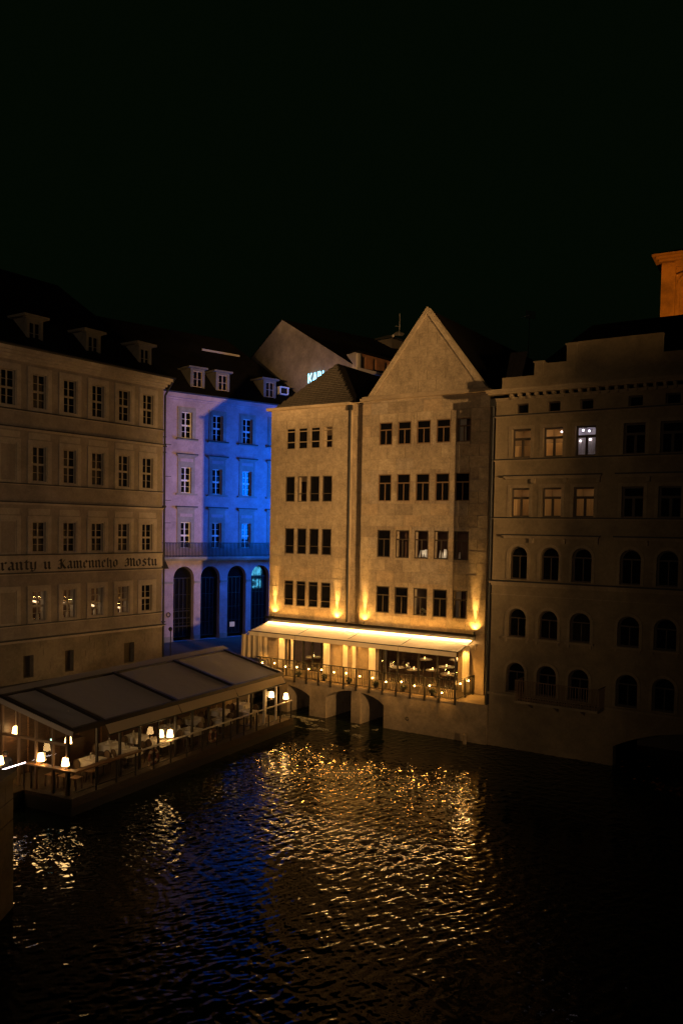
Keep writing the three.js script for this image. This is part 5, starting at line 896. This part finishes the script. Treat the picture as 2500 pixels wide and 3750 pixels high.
function seated(label, pos, turn, cloth, hairMat) { // facing +z, seat at 0.46
  const t = thing('person', label, 'person', pos, turn), v = (...a) => a;
  const B = [[v(0, 0.5, 0), v(0, 0.72, -0.02), 0.15, 0.14], [v(0, 0.72, -0.02), v(0, 0.95, 0.0), 0.14, 0.16], [v(-0.15, 1.0, 0), v(0.15, 1.0, 0), 0.085, 0.085], [v(0, 1.0, 0), v(0, 1.12, 0.02), 0.065, 0.055]];
  for (const s of [-1, 1]) { B.push([v(s * 0.09, 0.52, 0.02), v(s * 0.12, 0.53, 0.42), 0.095, 0.065], [v(s * 0.12, 0.52, 0.42), v(s * 0.12, 0.1, 0.4), 0.062, 0.04], [v(s * 0.12, 0.05, 0.38), v(s * 0.13, 0.04, 0.56), 0.045, 0.035], [v(s * 0.2, 0.98, 0), v(s * 0.25, 0.74, 0.08), 0.056, 0.045], [v(s * 0.25, 0.74, 0.08), v(s * 0.14, 0.76, 0.32), 0.043, 0.03]); }
  mesh('body', person(B, 0, 0.022, [[-0.45, 0, -0.35], [0.45, 1.25, 0.65]]), cloth, t);
  const H = [[v(0, 1.22, 0.02), v(0, 1.27, 0.0), 0.085, 0.092], [v(0, 1.16, 0.05), v(0, 1.15, 0.07), 0.05, 0.045], [v(0, 1.21, 0.11), v(0, 1.19, 0.125), 0.012, 0.016], [v(-0.09, 1.2, 0.01), v(-0.093, 1.22, 0), 0.02, 0.02], [v(0.09, 1.2, 0.01), v(0.093, 1.22, 0), 0.02, 0.02], [v(0, 1.08, 0.0), v(0, 1.16, 0.01), 0.05, 0.05]];
  for (const s of [-1, 1]) { H.push([v(s * 0.14, 0.76, 0.32), v(s * 0.12, 0.755, 0.38), 0.03, 0.03]); for (let f = 0; f < 4; f++) H.push([v(s * (0.14 - f * 0.018), 0.755, 0.39), v(s * (0.135 - f * 0.018), 0.75, 0.45 - Math.abs(f - 1.4) * 0.01), 0.009, 0.008]); H.push([v(s * 0.1, 0.755, 0.35), v(s * 0.07, 0.755, 0.38), 0.01, 0.009]); }
  mesh('head_and_hands', person(H, 0, 0.009, [[-0.3, 0.7, -0.12], [0.3, 1.4, 0.48]]), M.skin, t);
  const hg = new THREE.SphereGeometry(0.105, 20, 14, 0, Math.PI * 2, 0, 1.75); const a = hg.attributes.position; for (let i = 0; i < a.count; i++) a.setXYZ(i, a.getX(i) * (1 + 0.03 * Math.sin(i * 2.1)), a.getY(i), a.getZ(i)); hg.rotateX(-0.55); hg.translate(0, 1.255, -0.012); hg.computeVertexNormals(); mesh('hair', hg, hairMat, t);
  for (const s of [-1, 1]) { const e = mesh('eye', new THREE.SphereGeometry(0.011, 8, 6), M.hair, t); e.position.set(s * 0.033, 1.225, 0.098); }
  mesh('mouth', box(-0.02, 0.02, 1.155, 1.161, 0.108, 0.116), M.skin, t);
}
{ const a = local(PAV, -15.5, DECK + 0.12, -3.35); seated('dark haired person in a dark coat seated by the light tube at far left', a, PAV.turn + 2.6, M.coat, M.hair); const s = thing('bar_stool', 'dark plain stool under the person at far left', 'stool', local(PAV, -15.5, DECK, -3.35), PAV.turn); mesh('seat', new THREE.CylinderGeometry(0.18, 0.18, 0.05, 18).translate(0, 0.46, 0), M.chair, s); for (let k = 0; k < 4; k++) mesh('leg', bar([Math.cos(k * 1.57) * 0.18, 0, Math.sin(k * 1.57) * 0.18], [Math.cos(k * 1.57) * 0.12, 0.45, Math.sin(k * 1.57) * 0.12], 0.015), M.chair, s); }

// ------------------------------------------------------------------ stone pier at the left edge, bridge and street lamps behind the camera
{
  const t = thing('stone_pier', 'dark block built bridge pier cut by the left edge', 'pier', [-9.15, 0, -23.66], 0.0);
  mesh('core', box(-6, -0.06, -1, 3.7, 0.06, 9), M.core, t);
  for (let r = 0; r < 8; r++) for (let k = 0; k < 6; k++) { const y0 = -1 + r * 0.59, o = (r % 2) * 0.55, m = std([0.16 + rr(-0.03, 0.03), 0.125 + rr(-0.02, 0.02), 0.08], 0.95, {}); const a = Math.max(0, k * 1.1 - o), b = Math.min(5, (k + 1) * 1.1 - o); if (b - a > 0.1) { mesh('stone_block', box(-0.055, rr(-0.01, 0), y0 + 0.012, y0 + 0.578, a + 0.01, b - 0.01), M.wall, t); mesh('stone_block', box(-b + 0.01 - 0.06, -a - 0.01 - 0.06, y0 + 0.012, y0 + 0.578, rr(-0.01, 0), 0.055), M.wall, t); } }
  mesh('coping', box(-6, 0.06, 3.72, 3.92, -0.08, 9), M.wall, t);
}
{
  const t = thing('stone_bridge', 'stone bridge carrying the viewer, behind the camera', 'bridge', [0, 0, 0]);
  mesh('deck', box(-60, 60, 8.2, 9.2, -0.4, 9.5), M.wall, t); mesh('parapet', box(-60, 60, 9.205, 10.15, -0.45, -0.1), M.wall, t); mesh('parapet', box(-60, 60, 9.205, 10.15, 9.1, 9.5), M.wall, t);
  for (const x of [-42, -20, 20, 42]) mesh('bridge_pier', box(x - 3, x + 3, -2, 8.195, 0, 9), M.wall, t);
}
{ // statue group on the parapet that keeps the bridge lamp off the right house
  const t = thing('statue_group', 'dark stone statue group on the bridge parapet, behind the camera', 'statue', [25.36, 9.2, -0.25], 0);
  mesh('plinth', merge([box(-1.9, 3.4, -9.2, 2.3, -0.7, 0.7), box(-2.0, 3.5, 2.3, 2.5, -0.8, 0.8), box(-1.8, 3.3, 2.5, 2.7, -0.65, 0.65)]), M.wall, t);
  const prof = (k) => new THREE.LatheGeometry([[0.5, 0], [0.56, 0.3], [0.5, 0.9], [0.44, 1.3], [0.5, 1.75], [0.42, 2.0], [0.15, 2.14], [0.15, 2.2], [0.19, 2.34], [0.17, 2.48], [0.02, 2.56]].map(([x, y]) => new THREE.Vector2(x, y * k)), 18);
  [[-1.25, 1.32], [-0.4, 1.45], [0.5, 1.55], [1.4, 1.45], [2.4, 1.4]].forEach(([x, k], i) => { const g = prof(k), a = g.attributes.position; for (let j = 0; j < a.count; j++) { const q = Math.atan2(a.getZ(j), a.getX(j)), f = 1 + 0.09 * Math.sin(q * 7 + i) * (a.getY(j) < 1.9 ? 1 : 0); a.setX(j, a.getX(j) * f); a.setZ(j, a.getZ(j) * f); } g.computeVertexNormals(); mesh('figure', merge([g, bar([-0.4, 1.8 * k, 0], [-0.6 + i * 0.05, 1.35 * k, 0.3], 0.1, 8), bar([0.4, 1.8 * k, 0], [0.55, 1.4 * k, 0.25], 0.1, 8)]).translate(x, 2.7, 0), M.wall, t); });
  mesh('rock_base', merge([new THREE.IcosahedronGeometry(0.8, 2).scale(3.0, 1.6, 0.8).translate(0.6, 3.2, 0), new THREE.IcosahedronGeometry(0.8, 2).scale(3.0, 2.9, 0.7).translate(0.9, 3.9, -0.1)]), M.wall, t);
}
function streetLamp(x, z, label, target, power, cone, pen, size = 6, tint = WARM) {
  const t = thing('street_lamp', label, 'street lamp', [x, 9.2, z], 0, 'lamps on the bridge');
  mesh('pole', merge([bar([0, 0, 0], [0, 3.5, 0], 0.05, 10), new THREE.CylinderGeometry(0.1, 0.16, 0.5, 12).translate(0, 0.25, 0)]), M.iron, t);
  mesh('hood', new THREE.ConeGeometry(0.3, 0.22, 16, 1, true).translate(0, 4.1, 0), M.iron, t);
  mesh('lamp_globe', new THREE.SphereGeometry(0.16, 16, 12).translate(0, 3.8, 0), G.bulb, t);
  const l = spot(scene, x, 13.0, z, ...target, tint, power, R(cone), pen, size);
}
streetLamp(27, 8.5, 'bright lamp on the bridge far right behind the camera', [9.2, 12.8, -51], FLOOD, 18.2, 1, 38);
streetLamp(-20, 1.2, 'dimmer lamp on the bridge far left behind the camera', [-0.5, 12, -45], STREET, 20, 1, 6, col(1, 0.48, 0.13));
streetLamp(-6, 8.5, 'weak lamp on the bridge straight behind the camera', [-10, 11, -50], 640, 34, 1, 6, col(1, 0.68, 0.42));
streetLamp(-14, 1.2, 'narrow lamp on the bridge left behind the camera aimed over the alley', [0, 26.5, -73], 9500, 7, 0.7);
renderer.render(scene, camera);
